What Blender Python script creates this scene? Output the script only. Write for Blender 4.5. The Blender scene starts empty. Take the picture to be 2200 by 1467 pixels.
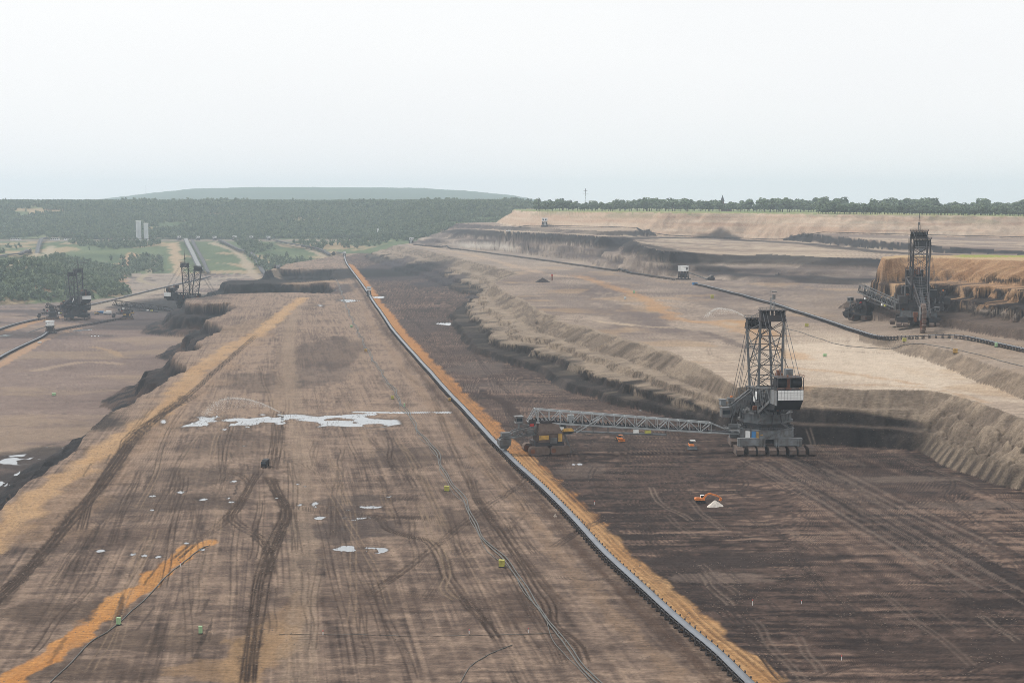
import bpy, math, random
import numpy as np
from mathutils import Vector, Matrix

random.seed(7); np.random.seed(7)
R = math.radians
SC = bpy.context.scene
COL = SC.collection

# ------------------------------------------------------------------ camera
CAMZ = 135.0
FPX = 3055.6            # focal length in pixels of the 2200 px wide photograph
HORIZON = 440.0
PITCH = math.atan((733.5 - HORIZON) / FPX)
cam_d = bpy.data.cameras.new('camera')
cam_d.lens = 50.0; cam_d.sensor_width = 36.0
cam_d.clip_start = 1.0; cam_d.clip_end = 120000.0
cam = bpy.data.objects.new('camera', cam_d); COL.objects.link(cam)
cam.location = (0, 0, CAMZ); cam.rotation_euler = (math.pi / 2 - PITCH, 0, 0)
SC.camera = cam

# ------------------------------------------------------------------ sky and sun
SUN_EL, SUN_AZ = 50.0, -52.0      # azimuth clockwise from the view direction: ahead, to the left
w = bpy.data.worlds.new('World'); SC.world = w; w.use_nodes = True
nt = w.node_tree; nt.nodes.clear()
out = nt.nodes.new('ShaderNodeOutputWorld'); bg = nt.nodes.new('ShaderNodeBackground')
sky = nt.nodes.new('ShaderNodeTexSky'); sky.sky_type = 'NISHITA'; sky.sun_disc = False
sky.sun_elevation = R(SUN_EL); sky.sun_rotation = R(SUN_AZ)
sky.air_density = 1.0; sky.dust_density = 4.0; sky.ozone_density = 1.0
tc = nt.nodes.new('ShaderNodeTexCoord')
nz = nt.nodes.new('ShaderNodeTexNoise'); nz.inputs['Scale'].default_value = 1.6
nz.inputs['Detail'].default_value = 3.0
mp = nt.nodes.new('ShaderNodeMapping'); mp.inputs['Scale'].default_value = (1, 1, 4)
nt.links.new(tc.outputs['Generated'], mp.inputs['Vector']); nt.links.new(mp.outputs['Vector'], nz.inputs['Vector'])
cl = nt.nodes.new('ShaderNodeValToRGB')           # thin high overcast, nearly even
cl.color_ramp.elements[0].position = 0.3; cl.color_ramp.elements[0].color = (8.85, 8.85, 8.92, 1)
cl.color_ramp.elements[1].position = 0.7; cl.color_ramp.elements[1].color = (9.4, 9.36, 9.3, 1)
nt.links.new(nz.outputs['Fac'], cl.inputs['Fac'])
mx = nt.nodes.new('ShaderNodeMix'); mx.data_type = 'RGBA'; mx.inputs[0].default_value = 0.93
nt.links.new(sky.outputs['Color'], mx.inputs[6]); nt.links.new(cl.outputs['Color'], mx.inputs[7])
nt.links.new(mx.outputs[2], bg.inputs['Color']); bg.inputs['Strength'].default_value = 0.1
nt.links.new(bg.outputs['Background'], out.inputs['Surface'])

sun_d = bpy.data.lights.new('sun', 'SUN'); sun_d.energy = 2.5; sun_d.angle = R(7); sun_d.color = (1.0, 0.96, 0.9)
sun = bpy.data.objects.new('sun', sun_d); COL.objects.link(sun)
_az = R(SUN_AZ); _el = R(SUN_EL)
_d = Vector((math.sin(_az) * math.cos(_el), math.cos(_az) * math.cos(_el), math.sin(_el)))
sun.rotation_euler = (-_d).to_track_quat('-Z', 'Y').to_euler(); sun.location = (0, 0, 600)

vs = SC.view_settings
vs.view_transform = 'Standard'; vs.look = 'None'; vs.exposure = 0.15; vs.gamma = 1.0; vs.use_curve_mapping = False
SC.cycles.use_denoising = True; SC.cycles.denoising_prefilter = 'NONE'; SC.cycles.filter_width = 0.9
SC.cycles.max_bounces = 8; SC.cycles.diffuse_bounces = 2; SC.cycles.volume_bounces = 4
SC.cycles.glossy_bounces = 2

# ------------------------------------------------------------------ helpers
def ray(px, py):
    cx = (px - 1100.0) / FPX; cy = (733.5 - py) / FPX
    return (cx, math.cos(PITCH) + cy * math.sin(PITCH), -math.sin(PITCH) + cy * math.cos(PITCH))
def G(px, py, z=0.0):
    d = ray(px, py); k = (z - CAMZ) / d[2]
    return (d[0] * k, d[1] * k)
def GP(pts, z=0.0):
    return [G(a, b, z) for a, b in pts]
def at_depth(px, py, Y):
    d = ray(px, py); k = Y / d[1]
    return (d[0] * k, Y, CAMZ + d[2] * k)
def lin(r, g, b):
    o = []
    for c in (r, g, b):
        c = c / 255.0
        o.append(c / 12.92 if c <= 0.04045 else ((c + 0.055) / 1.055) ** 2.4)
    return np.array(o, np.float32)
def tag(o, label=None, cat=None, group=None, kind=None):
    if label: o['label'] = label
    if cat: o['category'] = cat
    if group: o['group'] = group
    if kind: o['kind'] = kind
    return o
def empty(name, loc=(0, 0, 0), rz=0.0):
    o = bpy.data.objects.new(name, None); COL.objects.link(o)
    o.location = loc; o.rotation_euler = (0, 0, rz); o.empty_display_size = 1.0
    return o
def copy_tree(o, parent=None):
    c = o.copy(); COL.objects.link(c); c.parent = parent
    for ch in list(o.children): copy_tree(ch, c)
    return c

# ------------------------------------------------------------------ materials
def new_mat(name):
    m = bpy.data.materials.new(name); m.use_nodes = True
    t = m.node_tree; return m, t, t.nodes['Principled BSDF']
def simple(name, rgb, rough=0.6, metal=0.0, var=0.25, scale=0.35, dust=0.0):
    m, t, b = new_mat(name)
    c = lin(*rgb)
    n = t.nodes.new('ShaderNodeTexNoise'); n.inputs['Scale'].default_value = scale; n.inputs['Detail'].default_value = 6
    tcn = t.nodes.new('ShaderNodeTexCoord'); t.links.new(tcn.outputs['Object'], n.inputs['Vector'])
    r = t.nodes.new('ShaderNodeValToRGB')
    a = c * (1 - var); z = np.minimum(c * (1 + var), 0.95)
    if dust > 0:
        du = lin(118, 100, 88); a = a * (1 - dust) + du * dust
    r.color_ramp.elements[0].position = 0.32; r.color_ramp.elements[1].position = 0.68
    r.color_ramp.elements[0].color = (*[float(v) for v in a], 1); r.color_ramp.elements[1].color = (*[float(v) for v in z], 1)
    t.links.new(n.outputs['Fac'], r.inputs['Fac']); t.links.new(r.outputs['Color'], b.inputs['Base Color'])
    b.inputs['Roughness'].default_value = rough; b.inputs['Metallic'].default_value = metal
    return m
M = {
    'steel':  simple('painted_grey_steel', (86, 90, 92), .6, 0, .45, .3, .25),
    'steel_l': simple('light_grey_steel', (108, 112, 114), .55, 0, .42, .35, .3),
    'steel_d': simple('dark_steel', (42, 42, 46), .7, 0, .4, .3, .2),
    'black':  simple('greasy_steel_and_gap_black', (22, 22, 26), .6, 0, .3, .5),
    'steel_b': simple('galvanised_lattice', (156, 161, 163), .5, 0, .22, .3, .12),
    'white':  simple('white_paint', (232, 233, 230), .5, 0, .12, .25, .12),
    'rust':   simple('rusty_steel', (112, 72, 52), .85, 0, .35, .4),
    'yellow': simple('yellow_paint', (184, 146, 70), .6, 0, .3, .5, .35),
    'ygreen': simple('yellow_green_paint', (176, 172, 80), .6, 0, .2, .6, .2),
    'lgreen': simple('pale_green_paint', (158, 192, 146), .5, 0, .12, .6, .08),
    'orange': simple('orange_paint', (210, 122, 54), .5, 0, .2, .8, .2),
    'blue':   simple('blue_paint', (52, 122, 176), .5, 0, .15, .5, .1),
    'red':    simple('red_paint', (178, 50, 44), .5, 0, .15, .5, .1),
    'glass':  simple('dark_glass', (40, 48, 54), .15, 0, .1, .3),
    'belt':   simple('rubber_belt', (110, 115, 122), .45, 0, .16, .12, .1),
    'belt_d': simple('belt_under', (52, 52, 56), .7, 0, .2, .2),
    'track':  simple('dusty_crawler_plates', (98, 84, 76), .9, 0, .35, .6, .3),
    'rubber': simple('black_rubber', (34, 33, 34), .8, 0, .2, .8),
    'cable':  simple('dusty_cable', (72, 74, 72), .6, 0, .3, .2, .25),
    'rope':   simple('steel_rope', (92, 92, 94), .6, 0, .2, .3),
    'concrete': simple('pale_concrete', (198, 202, 202), .8, 0, .1, .05),
    'stone':  simple('pale_stone', (168, 156, 142), .9, 0, .25, .8),
    'brick':  simple('dark_brick', (104, 78, 74), .9, 0, .2, .2),
    'slate':  simple('slate_roof', (66, 68, 74), .8, 0, .2, .2),
    'bark':   simple('bark', (78, 66, 54), .95, 0, .25, .5),
    'sandw':  simple('white_sand', (214, 206, 196), .95, 0, .16, .9),
    'coalheap': simple('dark_spoil', (60, 54, 54), .95, 0, .3, .3),
}

# ------------------------------------------------------------------ mesh builder
class MB:
    def __init__(s): s.v = []; s.f = []
    def add(s, vs_, fs_):
        n = len(s.v); s.v += [tuple(p) for p in vs_]; s.f += [tuple(i + n for i in f) for f in fs_]; return s
    def box(s, c, d, rz=0.0):
        hx, hy, hz = d[0] / 2, d[1] / 2, d[2] / 2; ca, sa = math.cos(rz), math.sin(rz); vs_ = []
        for z in (-hz, hz):
            for x, y in ((-hx, -hy), (hx, -hy), (hx, hy), (-hx, hy)):
                vs_.append((c[0] + x * ca - y * sa, c[1] + x * sa + y * ca, c[2] + z))
        return s.add(vs_, [(3, 2, 1, 0), (4, 5, 6, 7), (0, 1, 5, 4), (1, 2, 6, 5), (2, 3, 7, 6), (3, 0, 4, 7)])
    def beam(s, a, b, w_=.5, h=None):
        a = Vector(a); b = Vector(b); h = h or w_; d = b - a
        if d.length < 1e-6: return s
        d.normalize(); up = Vector((0, 0, 1)) if abs(d.z) < .95 else Vector((0, 1, 0))
        x = d.cross(up).normalized(); y = x.cross(d).normalized(); vs_ = []
        for p in (a, b):
            for i, j in ((-1, -1), (1, -1), (1, 1), (-1, 1)): vs_.append(p + x * (i * w_ / 2) + y * (j * h / 2))
        return s.add(vs_, [(3, 2, 1, 0), (4, 5, 6, 7), (0, 1, 5, 4), (1, 2, 6, 5), (2, 3, 7, 6), (3, 0, 4, 7)])
    def cyl(s, a, b, r, n=10, r2=None, cap=True):
        a = Vector(a); b = Vector(b); r2 = r if r2 is None else r2; d = (b - a).normalized()
        up = Vector((0, 0, 1)) if abs(d.z) < .95 else Vector((0, 1, 0))
        x = d.cross(up).normalized(); y = x.cross(d).normalized(); vs_ = []
        for p, q in ((a, r), (b, r2)):
            for i in range(n):
                t = 2 * math.pi * i / n; vs_.append(p + x * (q * math.cos(t)) + y * (q * math.sin(t)))
        fs_ = [(i, (i + 1) % n, n + (i + 1) % n, n + i) for i in range(n)]
        if cap: fs_ += [tuple(range(n - 1, -1, -1)), tuple(range(n, 2 * n))]
        return s.add(vs_, fs_)
    def prism(s, poly, z0, z1, poly2=None):
        n = len(poly); poly2 = poly2 or poly
        vs_ = [(p[0], p[1], z0) for p in poly] + [(p[0], p[1], z1) for p in poly2]
        return s.add(vs_, [(i, (i + 1) % n, n + (i + 1) % n, n + i) for i in range(n)] + [tuple(range(n - 1, -1, -1)), tuple(range(n, 2 * n))])
    def side(s, prof, x0, x1):          # profile in (y, z), pulled along x
        n = len(prof)
        vs_ = [(x0, p[0], p[1]) for p in prof] + [(x1, p[0], p[1]) for p in prof]
        return s.add(vs_, [(i, (i + 1) % n, n + (i + 1) % n, n + i) for i in range(n)] + [tuple(range(n - 1, -1, -1)), tuple(range(n, 2 * n))])
    def tube(s, pts, r, n=5):
        pts = [Vector(p) for p in pts]; base = len(s.v)
        for k, p in enumerate(pts):
            d = (pts[min(k + 1, len(pts) - 1)] - pts[max(k - 1, 0)]).normalized()
            up = Vector((0, 0, 1)) if abs(d.z) < .95 else Vector((0, 1, 0))
            x = d.cross(up).normalized(); y = x.cross(d).normalized()
            for i in range(n):
                t = 2 * math.pi * i / n; s.v.append(tuple(p + x * (r * math.cos(t)) + y * (r * math.sin(t))))
        for k in range(len(pts) - 1):
            for i in range(n):
                a = base + k * n; s.f.append((a + i, a + (i + 1) % n, a + n + (i + 1) % n, a + n + i))
        return s
    def mesh(s, name, mat, X=None, smooth=False):
        me = bpy.data.meshes.new(name)
        vv = s.v if X is None else [tuple(X @ Vector(p)) for p in s.v]
        me.from_pydata(vv, [], s.f)
        if mat: me.materials.append(M[mat] if isinstance(mat, str) else mat)
        if smooth:
            me.polygons.foreach_set('use_smooth', [True] * len(me.polygons))
        me.update(); return me
    def build(s, name, mat, parent=None, X=None, smooth=False):
        o = bpy.data.objects.new(name, s.mesh(name, mat, X, smooth)); COL.objects.link(o); o.parent = parent
        return o
def ngon(r, n, ph=0.0, sx=1, sy=1):
    return [(r * sx * math.cos(2 * math.pi * (i + ph) / n), r * sy * math.sin(2 * math.pi * (i + ph) / n)) for i in range(n)]
HAZE = 6.6e-5
NCOL, NROW = 1350, 820
# ------------------------------------------------------------------ noise
def _h(ix, iy, seed):
    h = ix.astype(np.uint32) * np.uint32(374761393) + iy.astype(np.uint32) * np.uint32(668265263) + np.uint32((seed * 974634777) & 0xffffffff)
    h = (h ^ (h >> np.uint32(13))) * np.uint32(1274126177)
    return ((h ^ (h >> np.uint32(16))) & np.uint32(0xffffff)).astype(np.float32) * np.float32(1 / 16777215.0)
def vn(x, y, seed=0):
    x = np.asarray(x, np.float32); y = np.asarray(y, np.float32)
    fx = np.floor(x); fy = np.floor(y); ix = fx.astype(np.int32); iy = fy.astype(np.int32)
    a = x - fx; b = y - fy; a = a * a * (3 - 2 * a); b = b * b * (3 - 2 * b)
    h00 = _h(ix, iy, seed); h10 = _h(ix + 1, iy, seed); h01 = _h(ix, iy + 1, seed); h11 = _h(ix + 1, iy + 1, seed)
    return (h00 + (h10 - h00) * a) * (1 - b) + (h01 + (h11 - h01) * a) * b
def fbm(x, y, seed=0, o=4, g=.5):
    t = 0; a = 1; s = 0
    for k in range(o):
        t = t + a * vn(x * (2.03 ** k), y * (2.03 ** k), seed + 17 * k); s += a; a *= g
    return t / s
def sstep(a, b, x):
    t = np.clip((x - a) / (b - a), 0, 1); return t * t * (3 - 2 * t)

# ------------------------------------------------------------------ plan of the mine (photo points carried down onto their own levels)
class Poly:
    def __init__(s, pts):
        p = np.array(pts, np.float32); s.a = p; s.b = np.roll(p, -1, 0)
        L = np.hypot(*(s.b - s.a).T); s.cum = np.concatenate([[0], np.cumsum(L)[:-1]]); s.L = L
        s.bb = (p[:, 0].min(), p[:, 0].max(), p[:, 1].min(), p[:, 1].max())
    def sd(s, x, y, want_s=False):
        sh = x.shape; x = x.ravel(); y = y.ravel(); n = x.size
        best = np.full(n, 1e12, np.float32); ins = np.zeros(n, bool); arc = np.zeros(n, np.float32) if want_s else None
        for (ax, ay), (bx, by), c0, L in zip(s.a, s.b, s.cum, s.L):
            dx = bx - ax; dy = by - ay; L2 = dx * dx + dy * dy
            if L2 < 1e-6: continue
            t = np.clip(((x - ax) * dx + (y - ay) * dy) / L2, 0, 1)
            d2 = (x - ax - t * dx) ** 2 + (y - ay - t * dy) ** 2
            m = d2 < best
            if want_s: arc[m] = c0 + t[m] * L
            best = np.where(m, d2, best)
            if ay != by:
                c = ((ay > y) != (by > y)) & (x < dx * (y - ay) / (by - ay) + ax); ins ^= c
        d = np.sqrt(best); d = np.where(ins, d, -d).reshape(sh)
        return (d, arc.reshape(sh)) if want_s else d
def ratio(f, t):
    return np.where(t > 0, 1.0, np.where(f < 0, 0.0, f / np.maximum(f - t, 1e-3))).astype(np.float32)

def GPz(pts, fz):
    return [G(a, b, float(fz(a))) for a, b in pts]
def zR2(px): return np.interp(px, [900, 945, 990, 1060, 1300, 1400, 1600], [54, 59, 69, 73, 75, 66, 58]).astype(np.float32)
def zR3(px): return np.interp(px, [1060, 1300, 1570, 1800, 2200, 2600], [82, 82, 76, 74, 64, 60]).astype(np.float32)
def zF(px): return np.interp(px, [1100, 1500, 1800, 2200, 2800], [119, 117, 115, 110, 106]).astype(np.float32)
Z_LOW = -40.0
EDGE_L = [(-420, 1500), (-150, 1235), (0, 1098), (60, 1042), (112, 1000), (150, 975), (185, 945), (212, 908), (235, 888), (300, 858), (328, 836),
          (392, 800), (404, 784), (368, 770), (380, 756), (432, 750), (438, 742), (424, 733), (470, 716), (482, 700), (446, 690), (462, 680), (500, 668), (494, 651), (440, 653),
          (406, 652), (398, 645), (412, 640), (470, 633), (520, 630), (600, 629), (718, 629), (722, 620), (716, 612), (600, 611), (520, 613),
          (488, 612), (480, 606), (520, 602), (600, 602), (713, 602), (716, 590), (712, 580), (650, 577), (600, 579), (575, 584), (620, 566), (700, 553), (735, 545)]
P_LOW = Poly(GP(EDGE_L, 0) + [(-200, 4300), (-200, 5200), (-4200, 5200), (-4200, 200)])
FOOT1 = [(2700, 1240), (2350, 1105), (2200, 1056), (2140, 1044), (2080, 1019), (2020, 998), (1969, 971), (1900, 962), (1800, 957), (1720, 956), (1640, 950), (1570, 938),
         (1530, 920), (1484, 908), (1400, 886), (1294, 863), (1208, 833), (1144, 797), (1071, 779), (1007, 751), (972, 702), (966, 684), (1000, 655), (1026, 641), (986, 628),
         (932, 607), (913, 597), (853, 583), (836, 574), (795, 561), (784, 551)]
TOP1 = [(2700, 1060), (2350, 945), (2200, 898), (2140, 877), (2035, 846), (1990, 840), (1850, 836), (1700, 828), (1640, 828), (1592, 832), (1560, 816), (1530, 796),
        (1480, 774), (1440, 757), (1375, 736), (1300, 714), (1262, 702), (1212, 695), (1196, 684), (1203, 679), (1150, 661), (1120, 640), (1066, 613), (1062, 606), (1090, 598),
        (1108, 589), (1100, 581), (1040, 567), (985, 553), (920, 538), (870, 530), (840, 528)]
P_F1 = Poly(GP(FOOT1, 0) + [(-330, 4250), (5200, 4250), (5200, 300), (900, 300)])
P_T1 = Poly(GP(TOP1, 28) + [(-240, 4200), (5100, 4200), (5100, 360), (950, 360)])
# small scarp that carries the upper conveyor
def hS_(px): return 9 * sstep(1780, 2050, np.asarray(px, np.float32))
P_FS = Poly(GP([(2700, 1020), (2350, 908), (2200, 858), (2100, 818), (2000, 779), (1930, 757), (1860, 737), (1800, 722), (1770, 706), (1740, 690), (1600, 650)], 28) + [(300, 1700), (2500, 2200), (2500, 400)])
P_TS = Poly(GPz([(2700, 940), (2350, 850), (2200, 806), (2100, 772), (2000, 743), (1930, 729), (1860, 719), (1800, 708), (1770, 694), (1740, 680), (1600, 642)], lambda a: 28 + hS_(a)) + [(310, 1760), (2450, 2150), (2450, 450)])
FOOT2 = [(862, 519), (905, 526), (953, 533), (1063, 536), (1109, 541), (1245, 559), (1297, 573), (1330, 582), (1386, 587), (1450, 591), (1577, 599), (1620, 604), (1704, 605),
         (1800, 607), (1900, 611), (2000, 616), (2300, 628), (2800, 650)]
TOP2 = [(945, 497), (985, 492), (1060, 495), (1163, 500), (1300, 508), (1360, 513), (1372, 522), (1392, 533), (1450, 541), (1540, 546), (1600, 548), (1660, 546), (1700, 549), (1800, 553), (1900, 556), (2000, 560), (2300, 570), (2800, 592)]
P_F2 = Poly(GP(FOOT2, 30) + [(5000, 2600), (5000, 4150), (-300, 4150)])
P_T2 = Poly(GPz(TOP2, zR2) + [(4950, 2700), (4950, 4120), (-40, 4080)])
FOOT3 = [(950, 496), (988, 490.5), (1060, 493.5), (1163, 498.5), (1300, 506), (1440, 506.5), (1570, 510.5), (1700, 518), (1800, 527), (1850, 533), (2000, 543), (2200, 549), (2400, 554), (2900, 565)]
P_F3 = Poly(GPz(FOOT3, zR2) + [(5000, 2900), (5000, 5000), (0, 4500)])
FOOTF = [(1082, 484), (1100, 486), (1250, 489), (1418, 494), (1600, 498), (1800, 503), (2000, 508), (2200, 513), (2500, 520), (3000, 530)]
P_FF = Poly(GPz(FOOTF, zR3) + [(9000, 3500), (30000, 40000), (-500, 40000), (-60, 4600)])
FOOTB = [(1846, 648), (1850, 660), (1872, 674), (1930, 686), (1980, 694), (2040, 706), (2090, 716), (2200, 733), (2350, 756), (2700, 810)]
TOPB = [(1899, 557), (1940, 554), (2000, 554), (2100, 556), (2200, 560), (2350, 568), (2700, 588)]
P_FB = Poly(GP(FOOTB, 37) + [(1500, 1300), (1500, 1450), (335, 1470)])
P_TB = Poly(GP(TOPB, 86) + [(1450, 1330), (1450, 1395), (372, 1395)])
P_G = Poly(GP([(-600, 700), (-200, 672), (0, 655), (90, 652), (170, 647), (240, 640), (283, 632), (250, 612)], Z_LOW) + [(-960, 3600), (-3500, 3700), (-4000, 2200)])

PR1A = ([0, .05, .24, .29, .49, .54, .71, .955, 1], [0, .19, .22, .42, .45, .60, .62, .985, 1])
PR1B = ([0, .22, .36, .58, .70, .96, 1], [0, .34, .37, .66, .69, .985, 1])
PR2 = ([0, .12, .30, .38, .60, .70, .9, 1], [0, .2, .26, .46, .53, .74, .95, 1])
PRB = ([0, .05, .22, .28, .45, .51, .70, .76, .97, 1], [0, .14, .17, .36, .40, .58, .61, .78, .99, 1])
PRL = ([0, .12, .40, .55, .8, 1], [0, .34, .44, .78, .86, 1])

def bank_height(x, y):
    px = 1100 + FPX * x / y
    Yw = y + 520 * sstep(780, 960, px) + 60 * (fbm(x / 300, y / 300, 5, 3) - .5)
    z = np.interp(Yw, [3450, 3560, 4180, 4260, 4420, 4700, 5500, 6200, 7000], [-60, -48, 20, 27, 27, 52, 136, 139, 136]).astype(np.float32)
    z = z + 9 * (fbm(x / 160, y / 160, 8, 3) - .5) * sstep(3600, 3900, Yw) * (1 - .85 * (sstep(4180, 4260, Yw) - sstep(4400, 4460, Yw)))
    return z

def terrain(x, y, full=False, fine=True):
    x = np.asarray(x, np.float32); y = np.asarray(y, np.float32)
    px = 1100 + FPX * x / np.maximum(y, 50)
    z = np.zeros_like(x); F = {}
    wk = np.clip(y / 1500, .4, 1.6)
    wx = x + wk * (16 * (fbm(x / 34, y / 34, 1, 3) - .5)); wy = y + wk * (16 * (fbm(x / 34, y / 34, 2, 3) - .5))
    # the lower pit on the left
    mL = px < 800
    sdL = np.full(x.shape, -500, np.float32); sdL[mL] = P_LOW.sd(wx[mL], wy[mL])
    ribL = vn(x / 9, y / 9, 31) * 7 + vn(x / 4, y / 4, 33) * 3
    tL = np.clip((sdL + (ribL - 4) * sstep(0, 8, sdL)) / 62, 0, 1)
    z = z + Z_LOW * np.interp(tL, *PRL).astype(np.float32)
    hm_ = sstep(470, 500, px) * sstep(735, 715, px) * sstep(2330, 2420, y) * sstep(3150, 2950, y) * (1 - sstep(0, .3, tL)); z = z + hm_ * 11 * (fbm(x / 55, y / 60, 35, 4) - .38)
    # the right-hand bench
    m1 = px > 640
    f = np.full(x.shape, -500, np.float32); s1 = np.zeros(x.shape, np.float32); t_ = np.full(x.shape, -500, np.float32)
    f[m1], s1[m1] = P_F1.sd(wx[m1], wy[m1], True); t_[m1] = P_T1.sd(wx[m1], wy[m1])
    t1 = ratio(f, t_); mid = np.sin(np.pi * np.clip(t1, 0, 1))
    rib = .8 * (vn(s1 / 5.5, t1 * 1.5, 41) - .5) + .6 * (vn(s1 / 16, t1 * 2, 42) - .5) + .5 * (vn(s1 / 2.6, t1 * 2, 44) - .5)
    rib2 = np.abs(((s1 / 8.5 + .25 * vn(s1 / 20, t1, 45) + .35 * t1) % 1) - .5) * 2
    wav = fbm(s1 / 60, t1 * 1.2, 43, 3) - .5
    nearR = sstep(1470, 1640, px); farR = sstep(1960, 2040, px)
    tt = np.clip(t1 + mid * (.12 * rib * (1 - .62 * nearR * (1 - farR)) + .20 * wav * (1 - .7 * nearR)), 0, 1)
    tt = np.where(t1 >= 1, 1, np.where(t1 <= 0, 0, tt))
    pa = np.interp(tt, *PR1A); pb = np.interp(tt, *PR1B)
    p1 = (pa * (1 - nearR) + pb * nearR).astype(np.float32)
    z = z + 28 * p1
    clod = (np.abs(fbm(x / 11, y / 11, 51, 4) - .5) * 2) ** .8
    z = z + farR * mid * (1 - sstep(.0, .25, .35 - tt)) * (clod * 9 - 2.2)
    z = z + farR * mid * sstep(.45, .2, tt) * (rib2 - .5) * 3.2
    # scarp on the bench
    mS = px > 1500
    fs = np.full(x.shape, -500, np.float32); ts = fs.copy(); ss = np.zeros(x.shape, np.float32)
    fs[mS], ss[mS] = P_FS.sd(wx[mS], wy[mS], True); ts[mS] = P_TS.sd(wx[mS], wy[mS])
    tS = ratio(fs, ts); hS = hS_(px)
    ribS = vn(ss / 3.2, 0 * ss, 61) - .5
    tSr = np.clip(tS + .28 * ribS * np.sin(np.pi * tS), 0, 1)
    z = z + hS * tSr
    # terraces of the far side
    m2 = (px > 700) & (y > 1200)
    f2 = np.full(x.shape, -500, np.float32); q2 = f2.copy(); s2 = np.zeros(x.shape, np.float32); f3 = f2.copy(); fF = f2.copy()
    if m2.any():
        w2x = wx[m2] + 14 * (fbm(x[m2] / 90, y[m2] / 90, 3, 3) - .5); w2y = wy[m2] + 14 * (fbm(x[m2] / 90, y[m2] / 90, 4, 3) - .5)
        f2[m2], s2[m2] = P_F2.sd(w2x, w2y, True); q2[m2] = P_T2.sd(w2x, w2y); f3[m2] = P_F3.sd(w2x, w2y); fF[m2] = P_FF.sd(w2x, w2y)
    t2 = ratio(f2, q2); rib_2 = vn(s2 / 14, t2 * 2, 71) - .5 + .8 * (vn(s2 / 45, t2 * 2, 72) - .5)
    t2r = np.clip(t2 + .16 * rib_2 * np.sin(np.pi * t2), 0, 1)
    z = z + (zR2(px) - z) * np.interp(t2r, *PR2).astype(np.float32)
    t3 = np.clip((f3 + 6 * (vn(x / 12, y / 12, 73) - .5)) / 26, 0, 1)
    z = z + (zR3(px) - z) * t3
    tF = np.clip((fF + 9 * (vn(x / 20, y / 20, 74) - .5)) / 70, 0, 1)
    z = z + (zF(px) - z) * np.interp(tF, [0, .45, .52, 1], [0, .46, .50, 1]).astype(np.float32)
    # block being cut by the excavator on the right
    mB = (px > 1780) & (y < 1600) & (y > 700)
    fb = np.full(x.shape, -500, np.float32); tb_ = fb.copy(); sB = np.zeros(x.shape, np.float32)
    if mB.any():
        fb[mB], sB[mB] = P_FB.sd(wx[mB], wy[mB], True); tb_[mB] = P_TB.sd(wx[mB], wy[mB])
    tB = ratio(fb, tb_); ribB = .8 * (vn(sB / 2.6, tB * 2, 83) - .5) + .6 * (vn(sB / 6, tB * 2, 81) - .5) + 1.1 * (vn(sB / 24, tB * 2, 82) - .5)
    tBr = np.where((tB > 0) & (tB < 1), np.clip(tB + .14 * ribB * np.sin(np.pi * tB), 0, 1), tB)
    z = z + (86 - z) * np.interp(tBr, *PRB).astype(np.float32)
    # wooded bank on the far left, mound in front of it
    mG = px < 330
    g = np.full(x.shape, -500, np.float32)
    if mG.any(): g[mG] = P_G.sd(wx[mG], wy[mG])
    mound = np.where(g > 0, Z_LOW + np.interp(g, [0, 30, 200, 420], [0, 6, 60, 74]).astype(np.float32) + 6 * (fbm(x / 90, y / 90, 91, 3) - .5), -80)
    bk = bank_height(x, y); bk = np.where((px > 1078) & (y < 4300), -80, bk) - 30 * sstep(1090, 1240, px)
    bk = np.maximum(bk, mound); onbank = (bk > z) & (y > 2300)
    z = np.where(onbank, bk, z)
    # far ridge on the skyline
    rp = np.interp(px, [120, 230, 320, 420, 560, 900, 1000, 1100, 1180, 1260], [0, 60, 112, 160, 176, 166, 138, 92, 40, 0]).astype(np.float32)
    z = z + rp * np.exp(-((y - 14500) / 2600) ** 2).astype(np.float32) * (1 + .05 * (fbm(x / 900, y / 900, 95, 3) - .5))
    if fine:
        flat = 1 - sstep(0, .06, tL) * (1 - sstep(.94, 1, tL))
        z = z + .5 * (fbm(x / 7, y / 7, 11, 3) - .5) + .34 * (fbm(x / 1.7, y / 1.9, 14, 2) - .5) * sstep(1300, 700, y) + 1.2 * (fbm(x / 45, y / 45, 12, 3) - .5)
        z = z + np.clip(1 - flat + mid * .6, 0, 1) * 2.0 * (fbm(x / 6, y / 6, 13, 3) - .5)
    if full:
        F.update(px=px, tL=tL, sdL=sdL, t1=t1, tt=tt, s1=s1, nearR=nearR, farR=farR, rib=rib, rib2=rib2, tS=tS, hS=hS, t2=t2, t2r=t2r, s2=s2, t3=t3, f3=f3, tF=tF, fF=fF, tB=tB, tBr=tBr, sB=sB, g=g, onbank=onbank, ridge=(y > 8500), wav=wav, f1=f, clod=clod)
        return z.astype(np.float32), F
    return z.astype(np.float32)
def ground_z(x, y): return float(terrain(np.array([x]), np.array([y]))[0])
_YR = np.concatenate([np.arange(300, 2600, 1.5), np.arange(2600, 7000, 4)]).astype(np.float32)
def drop(px, py, z=0.0):            # where the sight line through a photo point meets the land
    d = ray(px, py); xr = _YR * (d[0] / d[1]); zr = CAMZ + _YR * (d[2] / d[1]); g_ = terrain(xr, _YR); k = np.argmax(zr <= g_)
    return (float(xr[k]), float(_YR[k]), float(g_[k]))

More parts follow.
